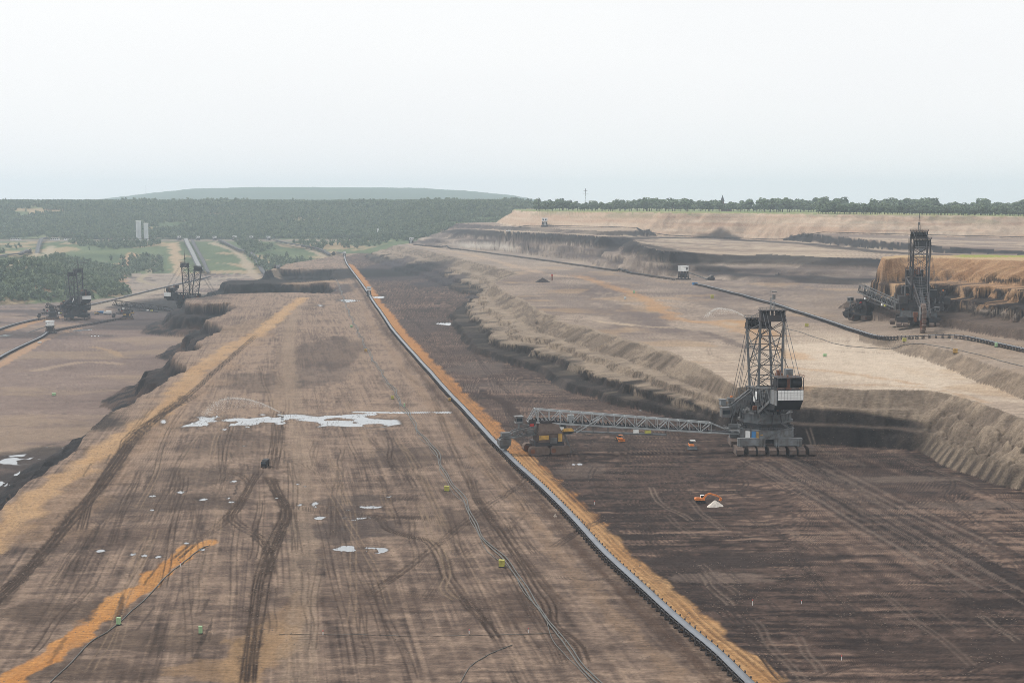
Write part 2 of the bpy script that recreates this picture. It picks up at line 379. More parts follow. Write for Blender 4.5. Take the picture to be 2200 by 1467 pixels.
# ------------------------------------------------------------------ mesh of the land: finer where the relief is steep
uh = 0.375
U = np.concatenate([np.linspace(-.62, -uh, 60)[:-1], np.linspace(-uh, uh, NCOL), np.linspace(uh, .62, 60)[1:]]).astype(np.float32)
Ys = np.concatenate([np.geomspace(240, 6500, 2600), np.geomspace(6520, 17500, 160)]).astype(np.float32)
Uc = np.concatenate([np.linspace(-.62, -uh, 9)[:-1], np.linspace(-uh, uh, 150), np.linspace(uh, .62, 9)[1:]]).astype(np.float32)
Xc = Uc[:, None] * Ys[None, :]; Yc = np.broadcast_to(Ys[None, :], Xc.shape).copy()
Zc = terrain(Xc, Yc, fine=False)
scr = FPX * (CAMZ - Zc) / Yc
dsc = np.abs(np.diff(scr, axis=1)); dd = np.diff(np.log(Ys))[None, :]
dz = np.abs(np.diff(Zc, axis=1)) / Yc[:, 1:] * FPX
wgt = np.minimum(dsc, 40) + .35 * dz + dd * 60
for _ in range(2):
    k_ = np.ones(9) / 9
    wgt = np.apply_along_axis(lambda v: np.convolve(v, k_, 'same'), 0, np.pad(wgt, ((4, 4), (0, 0)), 'edge'))[4:-4]
cw = np.concatenate([np.zeros((len(Uc), 1)), np.cumsum(wgt, 1)], 1); cw /= cw[:, -1:]
q = np.linspace(0, 1, NROW)
Yr = np.stack([np.interp(q, cw[i], Ys) for i in range(len(Uc))])
Y2 = np.stack([np.interp(U, Uc, Yr[:, r]) for r in range(NROW)], 1).astype(np.float32)
X2 = (U[:, None] * Y2).astype(np.float32)
Z2, T = terrain(X2, Y2, True)
PX = T['px']
# ------------------------------------------------------------------ soil colours (each soil by its place; slope tones also follow the relief)
C3 = np.zeros(X2.shape + (3,), np.float32)
water = np.full(X2.shape, -1., np.float32)
def mixc(mask, col):
    global C3
    C3 += (np.asarray(col, np.float32) - C3) * np.clip(mask, 0, 1)[..., None]
def ramp(n, cols):
    k = len(cols); n = np.clip(n, 0, 1) * (k - 1); i = np.clip(n.astype(np.int32), 0, k - 2); f = (n - i)[..., None]
    cc = np.stack(cols); return cc[i] * (1 - f) + cc[i + 1] * f
CONV = [(1700, 1552), (1603, 1464), (1541, 1404), (1464, 1339), (1387, 1269), (1309, 1196), (1232, 1114), (1155, 1037), (1083, 971), (1015, 898), (944, 822), (887, 758), (846, 712), (819, 672), (800, 645), (790, 628), (767, 596), (745, 566), (740, 551)]
cpath = np.array(GP(CONV, 2.0)); CY = cpath[:, 1]; CX = cpath[:, 0]
xcv = np.interp(Y2, CY, CX).astype(np.float32); side = X2 - xcv
HD = R(9.3); cu, su = math.cos(HD), math.sin(HD)
A = X2 * cu + Y2 * su            # across the strip
B = -X2 * su + Y2 * cu           # along the strip

def strk(ang, wl, ll, seed):     # streak noise along a heading
    a = R(ang); return vn((X2 * math.cos(a) - Y2 * math.sin(a)) / wl, (X2 * math.sin(a) + Y2 * math.cos(a)) / ll, seed)
n1 = fbm(X2 / 55, Y2 / 55, 101, 5); n2 = fbm(X2 / 9, Y2 / 9, 102, 4); n3 = fbm(X2 / 2.2, Y2 / 2.6, 103, 3)
st = .5 * vn(A / 3.2, B / 60, 104) + .5 * vn(A / 7, B / 110, 105)
st2 = .6 * vn(A / 1.3, B / 35, 106) + .4 * vn(A / 2.1, B / 14, 116)
cross = .6 * vn(A / 60, B / 3.5, 107) + .4 * vn(A / 25, B / 1.6, 108)

st3 = vn(A / .62, B / 90, 117) * .6 + vn(A / 1.0, B / 150, 118) * .4; stp = sstep(.42, .62, fbm(A / 14, B / 60, 119, 3))
# main floor, left of the conveyor
L4 = [lin(66, 55, 51), lin(98, 84, 77), lin(124, 108, 99), lin(148, 130, 118), lin(174, 154, 138)]
v = .15 + .95 * (.40 * n1 + .12 * n2 + .14 * st + .18 * st2 + .16 * cross) + .30 * (n3 - .5)
hs_ = .5 * vn(X2 / 16, Y2 / 2.2, 127) + .5 * vn(X2 / 7, Y2 / 1.2, 128)
v = v + .16 * (st - .5) * sstep(.42, .6, n1) + .22 * (st2 - .5) + .15 * (cross - .5) + .34 * (hs_ - .5) + .14 * (n2 - .5)
v = v + .20 * sstep(500, 1000, Y2) - .12 * sstep(900, 1500, Y2) * sstep(.45, .6, fbm(A / 40, B / 160, 109, 3))
v = v - .13 * stp * sstep(.56, .72, st3) + .14 * stp * sstep(.42, .25, st3) + .05
C3[:] = ramp(.5 + 1.5 * (v - .60), L4)
# right of the conveyor: darker, purple brown
rt = np.where(np.abs(X2) >= 0, strk(171, 2.6, 55, 111), 0); rt2 = strk(171, 6.5, 120, 112)
R4 = [lin(58, 50, 48), lin(86, 75, 70), lin(106, 93, 87), lin(126, 112, 104), lin(158, 142, 130)]
hor = .5 * vn(X2 / 34, Y2 / 2.6, 113) + .5 * vn(X2 / 16, Y2 / 1.4, 114)
vr = .42 * n1 + .22 * n2 + .30 * hor + .12 * (rt - .5) + .45 * (n3 - .5) + .05
vr = vr + .35 * (hor - .5) * sstep(.4, .6, fbm(X2 / 70, Y2 / 40, 115, 3))
strip = sstep(1560, 1700, PX + (Y2 - 757) * .55) * sstep(830, 735, Y2) * sstep(455, 500, Y2 + X2 * .0)
vr = vr + strip * (.42 * (rt2 - .42) + .25 * (rt - .5) + .08)
vr = np.where(Y2 > 900, vr + .12, vr)
hp = sstep(.36, .6, fbm(X2 / 60, Y2 / 30, 129, 3)); hf_ = .55 * vn(X2 / 26, Y2 / 2.0, 137) + .45 * vn(X2 / 11, Y2 / 1.1, 138)
vr = vr - .06 + .42 * hp * sstep(.58, .76, hf_) - .30 * sstep(.46, .28, hf_)
R4 = [q_ * np.array([.88, .80, .78], np.float32) for q_ in R4]
mixc(sstep(-2, 6, side) * (T['t1'] < .02), ramp(.5 + 1.5 * (vr - .55), R4))
# lower floor
Lw = [lin(96, 82, 80), lin(128, 110, 104), lin(150, 131, 122), lin(176, 158, 146)]
vl = .55 * fbm(X2 / 110, Y2 / 70, 121, 5) + .2 * vn(X2 / 60, Y2 / 5, 122) + .25 * n2 + .25 * (n3 - .5)
lower = sstep(.93, 1, T['tL']); mixc(lower, ramp(vl, Lw))
mixc(lower * sstep(.55, .68, fbm(X2 / 120, Y2 / 60, 123, 4)) * .5, lin(178, 156, 132))
mixc(lower * sstep(1900, 2150, Y2) * sstep(.42, .55, fbm(X2 / 140, Y2 / 50, 124, 4)) * .8, lin(84, 76, 78))
mixc(lower * sstep(2350, 2700, Y2) * sstep(.4, .52, fbm(X2 / 160, Y2 / 60, 125, 4)) * .7, lin(186, 172, 158))
# coal faces of the lower pit
face = sstep(0, .05, T['tL']) * (1 - sstep(.95, 1, T['tL']))
fcn = fbm(X2 / 12, Y2 / 12, 126, 4)
mixc(face, ramp(fcn * 1.1 - .2, [lin(26, 24, 27), lin(40, 36, 39), lin(64, 54, 52), lin(110, 92, 82)]))
mixc(face * sstep(.38, .6, T['tL']) * sstep(.45, .6, fcn) * .7, lin(104, 84, 74))

# slope of the right bench
on1 = (T['t1'] > .0) & (T['t1'] < 1); hf = (Z2 / 28)
SL = [lin(112, 100, 90), lin(138, 124, 111), lin(158, 143, 127), lin(176, 158, 138)]
vs1 = .45 + .5 * T['rib'] + .5 * (n3 - .5) + .35 * (n2 - .5) + .3 * (vn(T['s1'] / 1.5, hf * 6, 131) - .5)  # crests of the ribs paler, gullies between them darker
mixc(on1 * 1.0, ramp(vs1, SL))
der = np.gradient(np.interp(np.linspace(0, 1, 400), *PR1A)) * 400; rz_ = np.interp(T['tt'], np.linspace(0, 1, 400), der).astype(np.float32)
rise = sstep(.7, 1.6, rz_) * (1 - T['nearR']); tread = sstep(.6, .3, rz_) * (1 - T['nearR'])  # pale sand on level treads, steep risers toned darker for terrace contrast
mixc(on1 * rise * .75, ramp(.45 + 1.1 * (vn(T['s1'] / 1.7, hf * 2, 135) - .5) + .5 * (vn(T['s1'] / 5, hf * 2, 136) - .5), [lin(84, 75, 68), lin(120, 107, 96), lin(158, 142, 126)])); mixc(on1 * tread * .7, ramp(n2, [lin(138, 124, 112), lin(184, 168, 149)]))
dkn = fbm(T['s1'] / 22, hf * 3, 132, 4); dlim = .42 + .25 * (dkn - .5)
dl2 = np.where(T['nearR'] > .5, .64 + .06 * (dkn - .5) - .12 * sstep(1850, 1960, PX), dlim)
dark1 = on1 * sstep(.03, -.05, hf - dl2) * (1 - .8 * T['farR'])
DK = [lin(20, 18, 20), lin(38, 34, 35), lin(66, 59, 57), lin(112, 99, 90)]
mixc(dark1 * .95, ramp(.32 + .45 * T['rib'] * (1 - T['nearR'] * .7) + .8 * (n2 - .5) + .4 * (n3 - .5), DK))
led = np.exp(-((hf - .36 + .02 * dkn) / .018) ** 2) * (T['nearR'] > .5) * on1; mixc(led * .5, lin(120, 106, 96))
# pale sand spilled over the ledges of the left part, and dark scallops of the right part
spill = on1 * (1 - T['nearR']) * sstep(.52, .62, fbm(T['s1'] / 26, hf * 7, 133, 4)) * sstep(.15, .3, hf); mixc(spill * .55, lin(176, 160, 142))
scal = on1 * T['farR'] * sstep(.40, .18, hf); mixc(scal * .75 * sstep(.35, .75, T['rib2']), lin(72, 64, 60)); mixc(scal * .4 * sstep(.5, .1, T['rib2']), lin(170, 154, 136))
mixc(on1 * T['farR'] * sstep(.3, .5, hf) * sstep(.2, .5, T['clod']) * .5, lin(180, 163, 144))
mixc(on1 * T['farR'] * sstep(.3, .5, hf) * sstep(.35, .1, T['clod']) * .6, lin(118, 105, 94))
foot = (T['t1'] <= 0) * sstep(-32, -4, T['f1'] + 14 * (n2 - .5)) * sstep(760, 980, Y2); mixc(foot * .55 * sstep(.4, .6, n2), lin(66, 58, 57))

# top of the right bench: pale sand and grey soil
b1 = (T['t1'] >= 1)
BT = [lin(108, 96, 92), lin(138, 124, 116), lin(168, 152, 139), lin(198, 181, 164), lin(224, 208, 190)]
bn = fbm(X2 / 90, Y2 / 90, 141, 5); bst = .5 * vn(X2 / 40, Y2 / 5, 142) + .5 * vn(X2 / 20, Y2 / 2.5, 143)
vb = .58 * bn + .44 * (bst - .15) + .2 * (n3 - .5) + .14 - .22 * sstep(1150, 1700, Y2) + .16 * sstep(1150, 900, Y2)
pxb = PX; pyb = HORIZON + FPX * (CAMZ - Z2) / Y2
vb = vb + .42 * np.exp(-((pxb - 1800) / 170) ** 2 - ((pyb - 755) / 42) ** 2) + .22 * np.exp(-((pxb - 2000) / 240) ** 2 - ((pyb - 820) / 40) ** 2)
mixc(b1 * 1.0, ramp(vb, BT))
mixc(b1 * sstep(.52, .62, fbm(X2 / 60, Y2 / 130, 144, 4)) * sstep(900, 1300, Y2) * .55, lin(112, 99, 97))
mixc(b1 * sstep(.60, .70, fbm(X2 / 70, Y2 / 60, 145, 4)) * .4, lin(196, 166, 130))
mixc(b1 * sstep(2000, 2600, Y2) * .35, lin(196, 182, 168))
# scarp
sS = (T['tS'] > 0) * (T['tS'] < 1) * (T['hS'] > 1.5); mixc(sS * .9, ramp(.4 + 1.0 * (vn((X2 + Y2) / 3.0, T['tS'] * 2, 146) - .5) + .3 * (n3 - .5), [lin(112, 99, 88), lin(142, 127, 112), lin(172, 155, 137)]))
mixc((T['tS'] >= 1) * b1 * sstep(1650, 1800, PX) * .7, ramp(.5 * n1 + .3 * n2 + .3 * bst, [lin(118, 104, 96), lin(150, 134, 122), lin(180, 164, 148)]))

# walls and terraces of the far side
w2 = (T['t2'] > 0) * (T['t2'] < 1)
st2h = fbm(T['s2'] / 120, Z2 / 5, 151, 4)
mixc(w2 * 1.0, ramp(st2h * 1.25 - .12 + .35 * (fbm(X2 / 25, Y2 / 25, 152, 3) - .5), [lin(58, 54, 58), lin(88, 80, 80), lin(122, 110, 104), lin(160, 146, 134), lin(196, 182, 168)]))
dkb = sstep(54, 58, Z2 + 5 * (fbm(T['s2'] / 50, 0 * Z2, 153, 3) - .5)); mixc(w2 * dkb * .85 * sstep(1500, 1350, PX), lin(24, 22, 27)); mixc(w2 * sstep(46, 50, Z2 + 5 * (st2h - .5)) * .8 * sstep(1350, 1420, PX), lin(26, 24, 28))
mixc(w2 * sstep(960, 1010, PX) * sstep(1120, 1080, PX) * sstep(31, 34, Z2) * sstep(46, 42, Z2) * .8, lin(216, 208, 198))
top2 = (T['t2'] >= 1)
mixc(top2 * 1.0, ramp(.7 * fbm(X2 / 120, Y2 / 200, 154, 4) + .3 * vn(X2 / 200, Y2 / 14, 155) + .1, [lin(88, 79, 80), lin(126, 112, 106), lin(172, 154, 138), lin(208, 190, 168)]))
mixc(top2 * sstep(.5, .62, vn(X2 / 600 + Y2 / 300, Y2 / 36, 156)) * .6, lin(214, 196, 174))
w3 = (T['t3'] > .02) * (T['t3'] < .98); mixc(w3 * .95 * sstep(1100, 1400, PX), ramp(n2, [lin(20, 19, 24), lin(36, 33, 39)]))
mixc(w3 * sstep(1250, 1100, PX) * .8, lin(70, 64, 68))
top3 = (T['t3'] >= .98) & (T['f3'] > -400)
mixc(top3 * 1.0, ramp(.6 * fbm(X2 / 150, Y2 / 150, 157, 4) + .4 * vn(X2 / 300, Y2 / 22, 158), [lin(146, 128, 118), lin(186, 166, 148), lin(216, 200, 180)]))
mixc(top3 * sstep(.48, .62, vn(X2 / 400, Y2 / 40, 159)) * .6, lin(120, 106, 104))
wF = (T['tF'] > 0) * (T['tF'] < 1)
mixc(wF * 1.0, ramp(.5 * vn(X2 / 220, Z2 / 2.6, 160) + .5 * fbm(X2 / 45, Z2 / 5, 161, 4), [lin(176, 142, 120), lin(204, 174, 150), lin(218, 196, 174), lin(228, 212, 194)]))
mixc(wF * sstep(.52, .66, fbm(X2 / 60, Z2 / 8, 162, 4)) * sstep(.5, .8, T['tF']) * .45, lin(136, 142, 110))
fld = (T['tF'] >= 1); mixc(fld * 1.0, ramp(fbm(X2 / 300, Y2 / 500, 163, 3) * 1.3 - .15, [lin(92, 116, 74), lin(134, 146, 92), lin(182, 176, 124)]))
# block on the right: orange sand over black seams
oB = (T['tB'] > 0) * (T['tB'] < 1)
bnz = fbm(T['sB'] / 40, Z2 / 9, 171, 4); rb = vn(T['sB'] / 3.2, Z2 / 14, 172) + .6 * (vn(T['sB'] / 8, Z2 / 8, 177) - .5)
mixc(oB * 1.0, ramp(.5 * bnz + .5 * rb, [lin(96, 82, 76), lin(120, 104, 94), lin(150, 130, 112)]))
dg = vn((T['sB'] + .9 * Z2) / 2.0, Z2 / 16, 178) * .6 + vn((T['sB'] + .9 * Z2) / 5.5, Z2 / 12, 179) * .4
wob_ = 12 * (fbm(T['sB'] / 60, 0 * Z2, 173, 4) - .5)
sandc = ramp(.55 * fbm(T['sB'] / 18, Z2 / 5, 174, 4) + .55 * dg - .05, [lin(130, 98, 74), lin(164, 128, 96), lin(192, 157, 122), lin(214, 186, 152)])
sandy = np.clip(sstep(66, 69, Z2 + wob_ + 12 * (dg - .5)) + .85 * sstep(.62, .72, dg + .3 * (bnz - .5)) * sstep(48, 54, Z2 + wob_), 0, 1)
mixc(oB * sstep(68, 64, Z2 + wob_) * sstep(44, 48, Z2 + wob_) * .9, ramp(.5 * bnz + .6 * (dg - .1), [lin(20, 18, 20), lin(34, 30, 31), lin(78, 66, 60)]))
mixc(oB * sandy, sandc)
sm = np.exp(-((Z2 + wob_ * .7 - 71.5) / 1.8) ** 2); mixc(oB * sstep(.4, .6, sm * (.5 + .9 * dg)) * sstep(.45, .55, fbm(T['sB'] / 50, 0 * Z2, 175, 3)) * .9, lin(40, 35, 35))
mixc(oB * sstep(47, 43, Z2 + wob_) * .8, ramp(.5 * bnz + .5 * dg, [lin(60, 52, 50), lin(92, 80, 74), lin(132, 116, 104)])); mixc(oB * np.exp(-((Z2 - 50.5) / 1.0) ** 2) * sstep(2050, 2120, PX) * .8, lin(170, 157, 146))
tpB = (T['tB'] >= 1); mixc(tpB * 1.0, lin(208, 180, 142)); mixc(tpB * sstep(2035, 2070, PX) * sstep(1330, 1345, Y2 + 10 * (n1 - .5)), lin(168, 176, 96))
# wooded bank: grass and bare soil between the trees
ob = T['onbank']
gbn = fbm(X2 / 150, Y2 / 150, 181, 4)
mixc(ob * 1.0, ramp(gbn * 1.2 - .1 + .3 * (fbm(X2 / 30, Y2 / 30, 182, 3) - .5), [lin(70, 88, 62), lin(88, 106, 74), lin(110, 124, 88), lin(142, 144, 112)]))
mixc(ob * sstep(.60, .68, fbm(X2 / 130, Y2 / 70, 183, 4)) * .8, lin(186, 160, 130))
YB = Y2 + 520 * sstep(780, 960, PX)
mixc(ob * sstep(4235, 4260, YB) * sstep(4440, 4420, YB) * (PX < 760) * .85, ramp(n1, [lin(110, 98, 98), lin(150, 136, 128), lin(176, 160, 146)]))
mixc(T['ridge'] * 1.0, lin(70, 92, 62))

# ------------------------------------------------------------------ strokes: roads, spilled sand, wheel tracks
def cat(pts, n=6):
    p = [np.array(a, float) for a in pts]; p = [2 * p[0] - p[1]] + p + [2 * p[-1] - p[-2]]; o = []
    for i in range(1, len(p) - 2):
        for k in range(n):
            t = k / n; o.append(.5 * ((2 * p[i]) + (-p[i - 1] + p[i + 1]) * t + (2 * p[i - 1] - 5 * p[i] + 4 * p[i + 1] - p[i + 2]) * t * t + (-p[i - 1] + 3 * p[i] - 3 * p[i + 1] + p[i + 2]) * t ** 3))
    o.append(p[-2]); return np.array(o)
def pdist(path, wmax):
    path = np.asarray(path, np.float32)
    umin = np.inf; x = path[:, 0]; y = path[:, 1]
    uu = np.concatenate([(x - wmax) / np.maximum(y - wmax, 100), (x + wmax) / np.maximum(y - wmax, 100), (x - wmax) / (y + wmax), (x + wmax) / (y + wmax)])
    c0, c1 = np.searchsorted(U, [uu.min(), uu.max()]); c0 = max(c0 - 1, 0); c1 = min(c1 + 1, len(U))
    if c1 <= c0: return None
    r0 = NROW; r1 = 0
    for c in {c0, (c0 + c1) // 2, c1 - 1}:
        r0 = min(r0, np.searchsorted(Y2[c], y.min() - wmax)); r1 = max(r1, np.searchsorted(Y2[c], y.max() + wmax))
    r0 = max(r0 - 12, 0); r1 = min(r1 + 12, NROW)
    sx = X2[c0:c1, r0:r1]; sy = Y2[c0:c1, r0:r1]; best = np.full(sx.shape, 1e9, np.float32); sg = np.zeros(sx.shape, np.float32); al = np.zeros(sx.shape, np.float32)
    for i in range(len(path) - 1):
        ax, ay = path[i]; dx, dy = path[i + 1] - path[i]; L2 = dx * dx + dy * dy + 1e-9
        t = np.clip(((sx - ax) * dx + (sy - ay) * dy) / L2, 0, 1); ex = sx - ax - t * dx; ey = sy - ay - t * dy
        d = ex * ex + ey * ey; m = d < best; best = np.where(m, d, best); sg = np.where(m, np.sign(ex * dy - ey * dx), sg); al = np.where(m, (i + t) / (len(path) - 1), al)
    return (slice(c0, c1), slice(r0, r1)), np.sqrt(best), sg, al
def stroke(px_pts, width, col, alpha=1.0, z=0.0, ragged=.35, soft=.35, seed=0, streak=0, smooth=5, col2=None, taper=False, world=False, n=.0):
    path = cat(px_pts if world else GP(px_pts, z), smooth); r = pdist(path, width * 1.6)
    if r is None: return
    sl, d, sg, al = r; hw = width / 2 * ((1 - .75 * al) if taper else 1)
    nx = X2[sl]; ny = Y2[sl]
    d = d + (vn(nx / (width * .5 + 1), ny / (width * .7 + 1), 300 + seed) - .5) * width * ragged + (vn(nx / 1.6, ny / 2.0, 301 + seed) - .5) * min(width, 6) * ragged * .7
    m = alpha * (1 - sstep(1 - soft, 1 + soft * .4, d / hw))
    if streak:
        sv = d * sg; m = m * (1 - streak + streak * 1.6 * vn(sv / .7, al * len(path) * 2.0, 302 + seed))
    c = np.asarray(col, np.float32)
    if col2 is not None:
        f = np.clip(vn(nx / 14, ny / 22, 303 + seed) * .6 + .5 * vn(d * sg / .9, al * 40, 304 + seed) - .05, 0, 1)[..., None]; c = c * (1 - f) + np.asarray(col2, np.float32) * f
    C3[sl] += (c - C3[sl]) * np.clip(m, 0, 1)[..., None]
    return
def tracks(px_pts, col, alpha=.7, z=0.0, gap=2.2, w=.75, smooth=6, world=False, seed=0, n=1, sink=.26):
    path = cat(px_pts if world else GP(px_pts, z), smooth); r = pdist(path, gap * n + 3)
    if r is None: return
    sl, d, sg, al = r; s = d * sg; m = np.zeros_like(d)
    for k in range(n):
        for e in (-gap / 2, gap / 2):
            off = e + (k - (n - 1) / 2) * (gap * .62) + .5 * np.sin(al * 9 + k * 2.1)
            m = np.maximum(m, np.exp(-((s - off) / (w * .6)) ** 2))
    m = m * min(1, alpha * 1.2) * (.55 + .7 * vn(X2[sl] / 5, Y2[sl] / 7, 310 + seed)) * sstep(0, .04, al) * sstep(1, .96, al)
    C3[sl] += (np.asarray(col, np.float32) - C3[sl]) * np.clip(m, 0, 1)[..., None]
    Z2[sl] -= sink * m
def blob(px, py, rx, ry, col, alpha, z=0.0, seed=0, k=.6):      # rx, ry in metres on the ground
    cx, cy = G(px, py, z); r = pdist([(cx - .1, cy), (cx + .1, cy)], max(rx, ry) * 1.5)
    if r is None: return
    sl = r[0]; d = np.hypot((X2[sl] - cx) / rx, (Y2[sl] - cy) / ry) + k * (fbm(X2[sl] / (rx * .45), Y2[sl] / (ry * .45), 320 + seed, 4) - .5) * 2
    C3[sl] += (np.asarray(col, np.float32) - C3[sl]) * (alpha * (1 - sstep(.7, 1.05, d)))[..., None]

DBR = lin(72, 58, 50); DBR2 = lin(90, 74, 63); TAN = lin(204, 168, 124); TAN2 = lin(184, 154, 124); ORG = lin(212, 150, 86); ORG2 = lin(188, 128, 76); PALE = lin(178, 160, 142)
# patches
blob(750, 1130, 26, 34, lin(92, 82, 80), .75, seed=1); blob(700, 1200, 22, 20, lin(96, 84, 80), .6, seed=2); blob(760, 1075, 18, 14, lin(98, 88, 84), .6, seed=3)
blob(360, 1080, 40, 26, lin(92, 80, 74), .6, seed=4); blob(280, 1150, 30, 18, lin(96, 80, 72), .5, seed=5); blob(140, 1310, 26, 14, lin(86, 72, 63), .6, seed=6)
blob(330, 1380, 30, 14, lin(88, 74, 64), .6, seed=7); blob(200, 1440, 24, 10, lin(82, 68, 60), .6, seed=8); blob(900, 700, 30, 160, lin(92, 82, 82), .5, seed=9)
blob(740, 620, 26, 160, lin(70, 66, 74), .75, seed=10, k=.35); blob(690, 800, 30, 90, lin(104, 94, 92), .5, seed=11)
blob(880, 590, 90, 300, lin(66, 60, 66), .85, seed=12, k=.3); blob(940, 610, 60, 110, lin(62, 57, 64), .8, seed=13, k=.3); blob(830, 575, 60, 260, lin(72, 66, 74), .8, seed=14, k=.3)
blob(1100, 830, 40, 40, lin(118, 108, 104), .4, seed=15); blob(1020, 790, 24, 60, lin(118, 108, 104), .5, seed=16)
blob(1600, 1200, 46, 14, lin(66, 56, 54), .8, seed=17); blob(1480, 1210, 26, 12, lin(68, 58, 56), .7, seed=18); blob(1540, 1240, 20, 8, lin(146, 132, 124), .5, seed=19)
blob(2080, 1400, 40, 16, lin(78, 66, 62), .6, seed=20); blob(1250, 1010, 14, 22, lin(126, 114, 108), .5, seed=21); blob(1980, 1040, 36, 26, lin(70, 61, 60), .6, seed=22)
blob(2090, 1085, 30, 10, lin(142, 128, 120), .5, seed=23); blob(1900, 1030, 40, 9, lin(150, 136, 126), .45, seed=24); blob(860, 870, 12, 10, lin(96, 84, 78), .5, seed=25)
blob(570, 1400, 14, 30, lin(190, 158, 118), .6, seed=26); blob(470, 1440, 16, 10, lin(180, 150, 116), .5, seed=27); blob(610, 1330, 8, 30, lin(176, 148, 118), .5, seed=28)
blob(540, 700, 30, 120, lin(168, 146, 124), .5, seed=29); blob(880, 1110, 16, 4, lin(76, 64, 58), .8, seed=30); blob(860, 1072, 10, 3, lin(80, 68, 62), .8, seed=31)
stroke([(486, 606), (560, 597), (640, 590), (716, 588)], 420, lin(20, 19, 22), .95, ragged=.25, soft=.3, seed=61); stroke([(640, 609), (712, 607)], 70, lin(190, 164, 136), .7, ragged=.5, seed=62)
blob(700, 760, 40, 160, lin(92, 80, 76), .6, seed=51); blob(500, 950, 30, 50, lin(94, 80, 73), .5, seed=52); blob(880, 980, 26, 40, lin(92, 80, 74), .55, seed=53); blob(760, 1290, 30, 20, lin(98, 82, 74), .5, seed=54); blob(1000, 1120, 16, 26, lin(88, 75, 69), .6, seed=55); blob(1120, 1300, 14, 24, lin(92, 76, 68), .55, seed=56); blob(420, 1020, 34, 30, lin(90, 78, 72), .55, seed=57); blob(560, 820, 40, 60, lin(100, 88, 82), .5, seed=58)
# dark coal floor beside the far pit edge
stroke([(640, 1467), (650, 1200), (640, 900), (620, 760), (640, 650)], 12, PALE, .45, streak=.7, seed=1)
stroke([(600, 900), (612, 820), (618, 740), (628, 660)], 16, lin(172, 152, 134), .5, seed=2)
# sandy road at the terrace edge
stroke([(-120, 1235), (26, 1122), (85, 1064), (171, 1008), (235, 961), (299, 917), (363, 870), (420, 800), (500, 744), (556, 715), (600, 680), (650, 640)], 19, TAN, .92, ragged=.5, soft=.5, streak=.35, col2=lin(222, 190, 150), seed=3)
stroke([(60, 1150), (150, 1075), (240, 990), (330, 915), (400, 850), (470, 780), (550, 720)], 40, TAN2, .35, ragged=.6, soft=.7, streak=.5, seed=4)
# orange sand tongue bottom left
stroke([(-80, 1540), (26, 1462), (107, 1408), (171, 1361), (222, 1319), (256, 1287), (308, 1259), (363, 1212), (410, 1180), (446, 1167)], 9.5, ORG, .96, ragged=.42, soft=.3, col2=lin(228, 176, 112), seed=5, streak=.22)
# sand along the conveyor
off = [(CX[i] + 7.4 + .8 * math.sin(i * 1.7), CY[i]) for i in range(len(CX) - 1)]
stroke(off[6:], 14, lin(198, 142, 88), .95, ragged=.38, soft=.35, world=True, col2=lin(214, 162, 106), seed=6, streak=.1)
stroke(off[:9], 11.5, lin(206, 158, 104), .95, ragged=.36, soft=.32, world=True, col2=lin(226, 188, 140), seed=7, streak=.15)
tracks([(a + .6, b) for a, b in off[:12]], lin(150, 112, 76), .6, world=True, n=2, w=.5); tracks([(a + 3.4, b) for a, b in off[:12]], lin(120, 92, 70), .5, world=True, n=2, w=.5)
off2 = [(CX[i] - 7, CY[i]) for i in range(len(CX) - 2)]; stroke(off2, 9, lin(86, 70, 62), .55, ragged=.5, soft=.6, world=True, streak=.6, seed=8)
off3 = [(CX[i] - 17, CY[i]) for i in range(len(CX) - 2)]; stroke(off3, 9, lin(166, 142, 120), .5, ragged=.5, soft=.6, world=True, streak=.7, seed=9)
stroke(off2, 3.4, lin(92, 72, 60), .5, world=True, streak=.7, seed=10)
# dark haul tracks on the left
stroke([(-60, 1340), (0, 1283), (60, 1222), (112, 1165), (160, 1105), (205, 1060), (240, 1010), (270, 962), (330, 905), (400, 850)], 8.5, DBR, .75, ragged=.4, soft=.5, streak=.8, seed=11)
tracks([(-40, 1320), (60, 1222), (160, 1108), (240, 1010), (300, 930), (410, 845), (470, 790), (560, 712)], DBR, .8, n=3)
tracks([(170, 1150), (200, 1060), (262, 965), (275, 938), (330, 900), (440, 840)], DBR, .75, n=2)
# haul tracks in the middle
stroke([(530, 1500), (540, 1400), (550, 1320), (562, 1240), (590, 1160), (614, 1095), (596, 1060), (580, 1025)], 6.5, DBR2, .75, ragged=.4, soft=.5, streak=.75, seed=12)
tracks([(530, 1500), (540, 1400), (552, 1310), (566, 1230), (596, 1150), (616, 1098), (596, 1060), (576, 1020)], DBR, .8, n=3)
tracks([(560, 1010), (540, 1040), (520, 1075), (498, 1108), (520, 1130), (560, 1155), (580, 1190), (585, 1240)], DBR, .8, n=2)
tracks([(490, 1015), (515, 1020), (535, 1040), (525, 1065), (505, 1095), (470, 1130), (420, 1165), (370, 1205)], DBR2, .8, n=2)
tracks([(835, 935), (842, 960), (836, 985), (848, 1008), (880, 1025), (895, 1050)], DBR, .8)
tracks([(790, 1100), (820, 1115), (832, 1135), (880, 1152), (920, 1162), (950, 1200), (965, 1240), (1010, 1300), (1040, 1330), (1075, 1380)], DBR, .8, n=2)
tracks([(900, 1080), (915, 1110), (925, 1150), (945, 1180), (960, 1230), (955, 1265), (985, 1290)], lin(160, 142, 124), .7)
tracks([(1010, 1020), (1030, 1080), (1080, 1150), (1120, 1210), (1150, 1260), (1180, 1300), (1190, 1340), (1240, 1380), (1260, 1430)], DBR, .75, n=2)
tracks([(930, 840), (960, 930), (1010, 1040), (1060, 1110), (1110, 1180), (1170, 1255), (1210, 1300)], DBR2, .6, n=2)
tracks([(600, 880), (596, 920), (590, 970), (585, 1010)], DBR2, .8, n=4)
rs = random.Random(5)
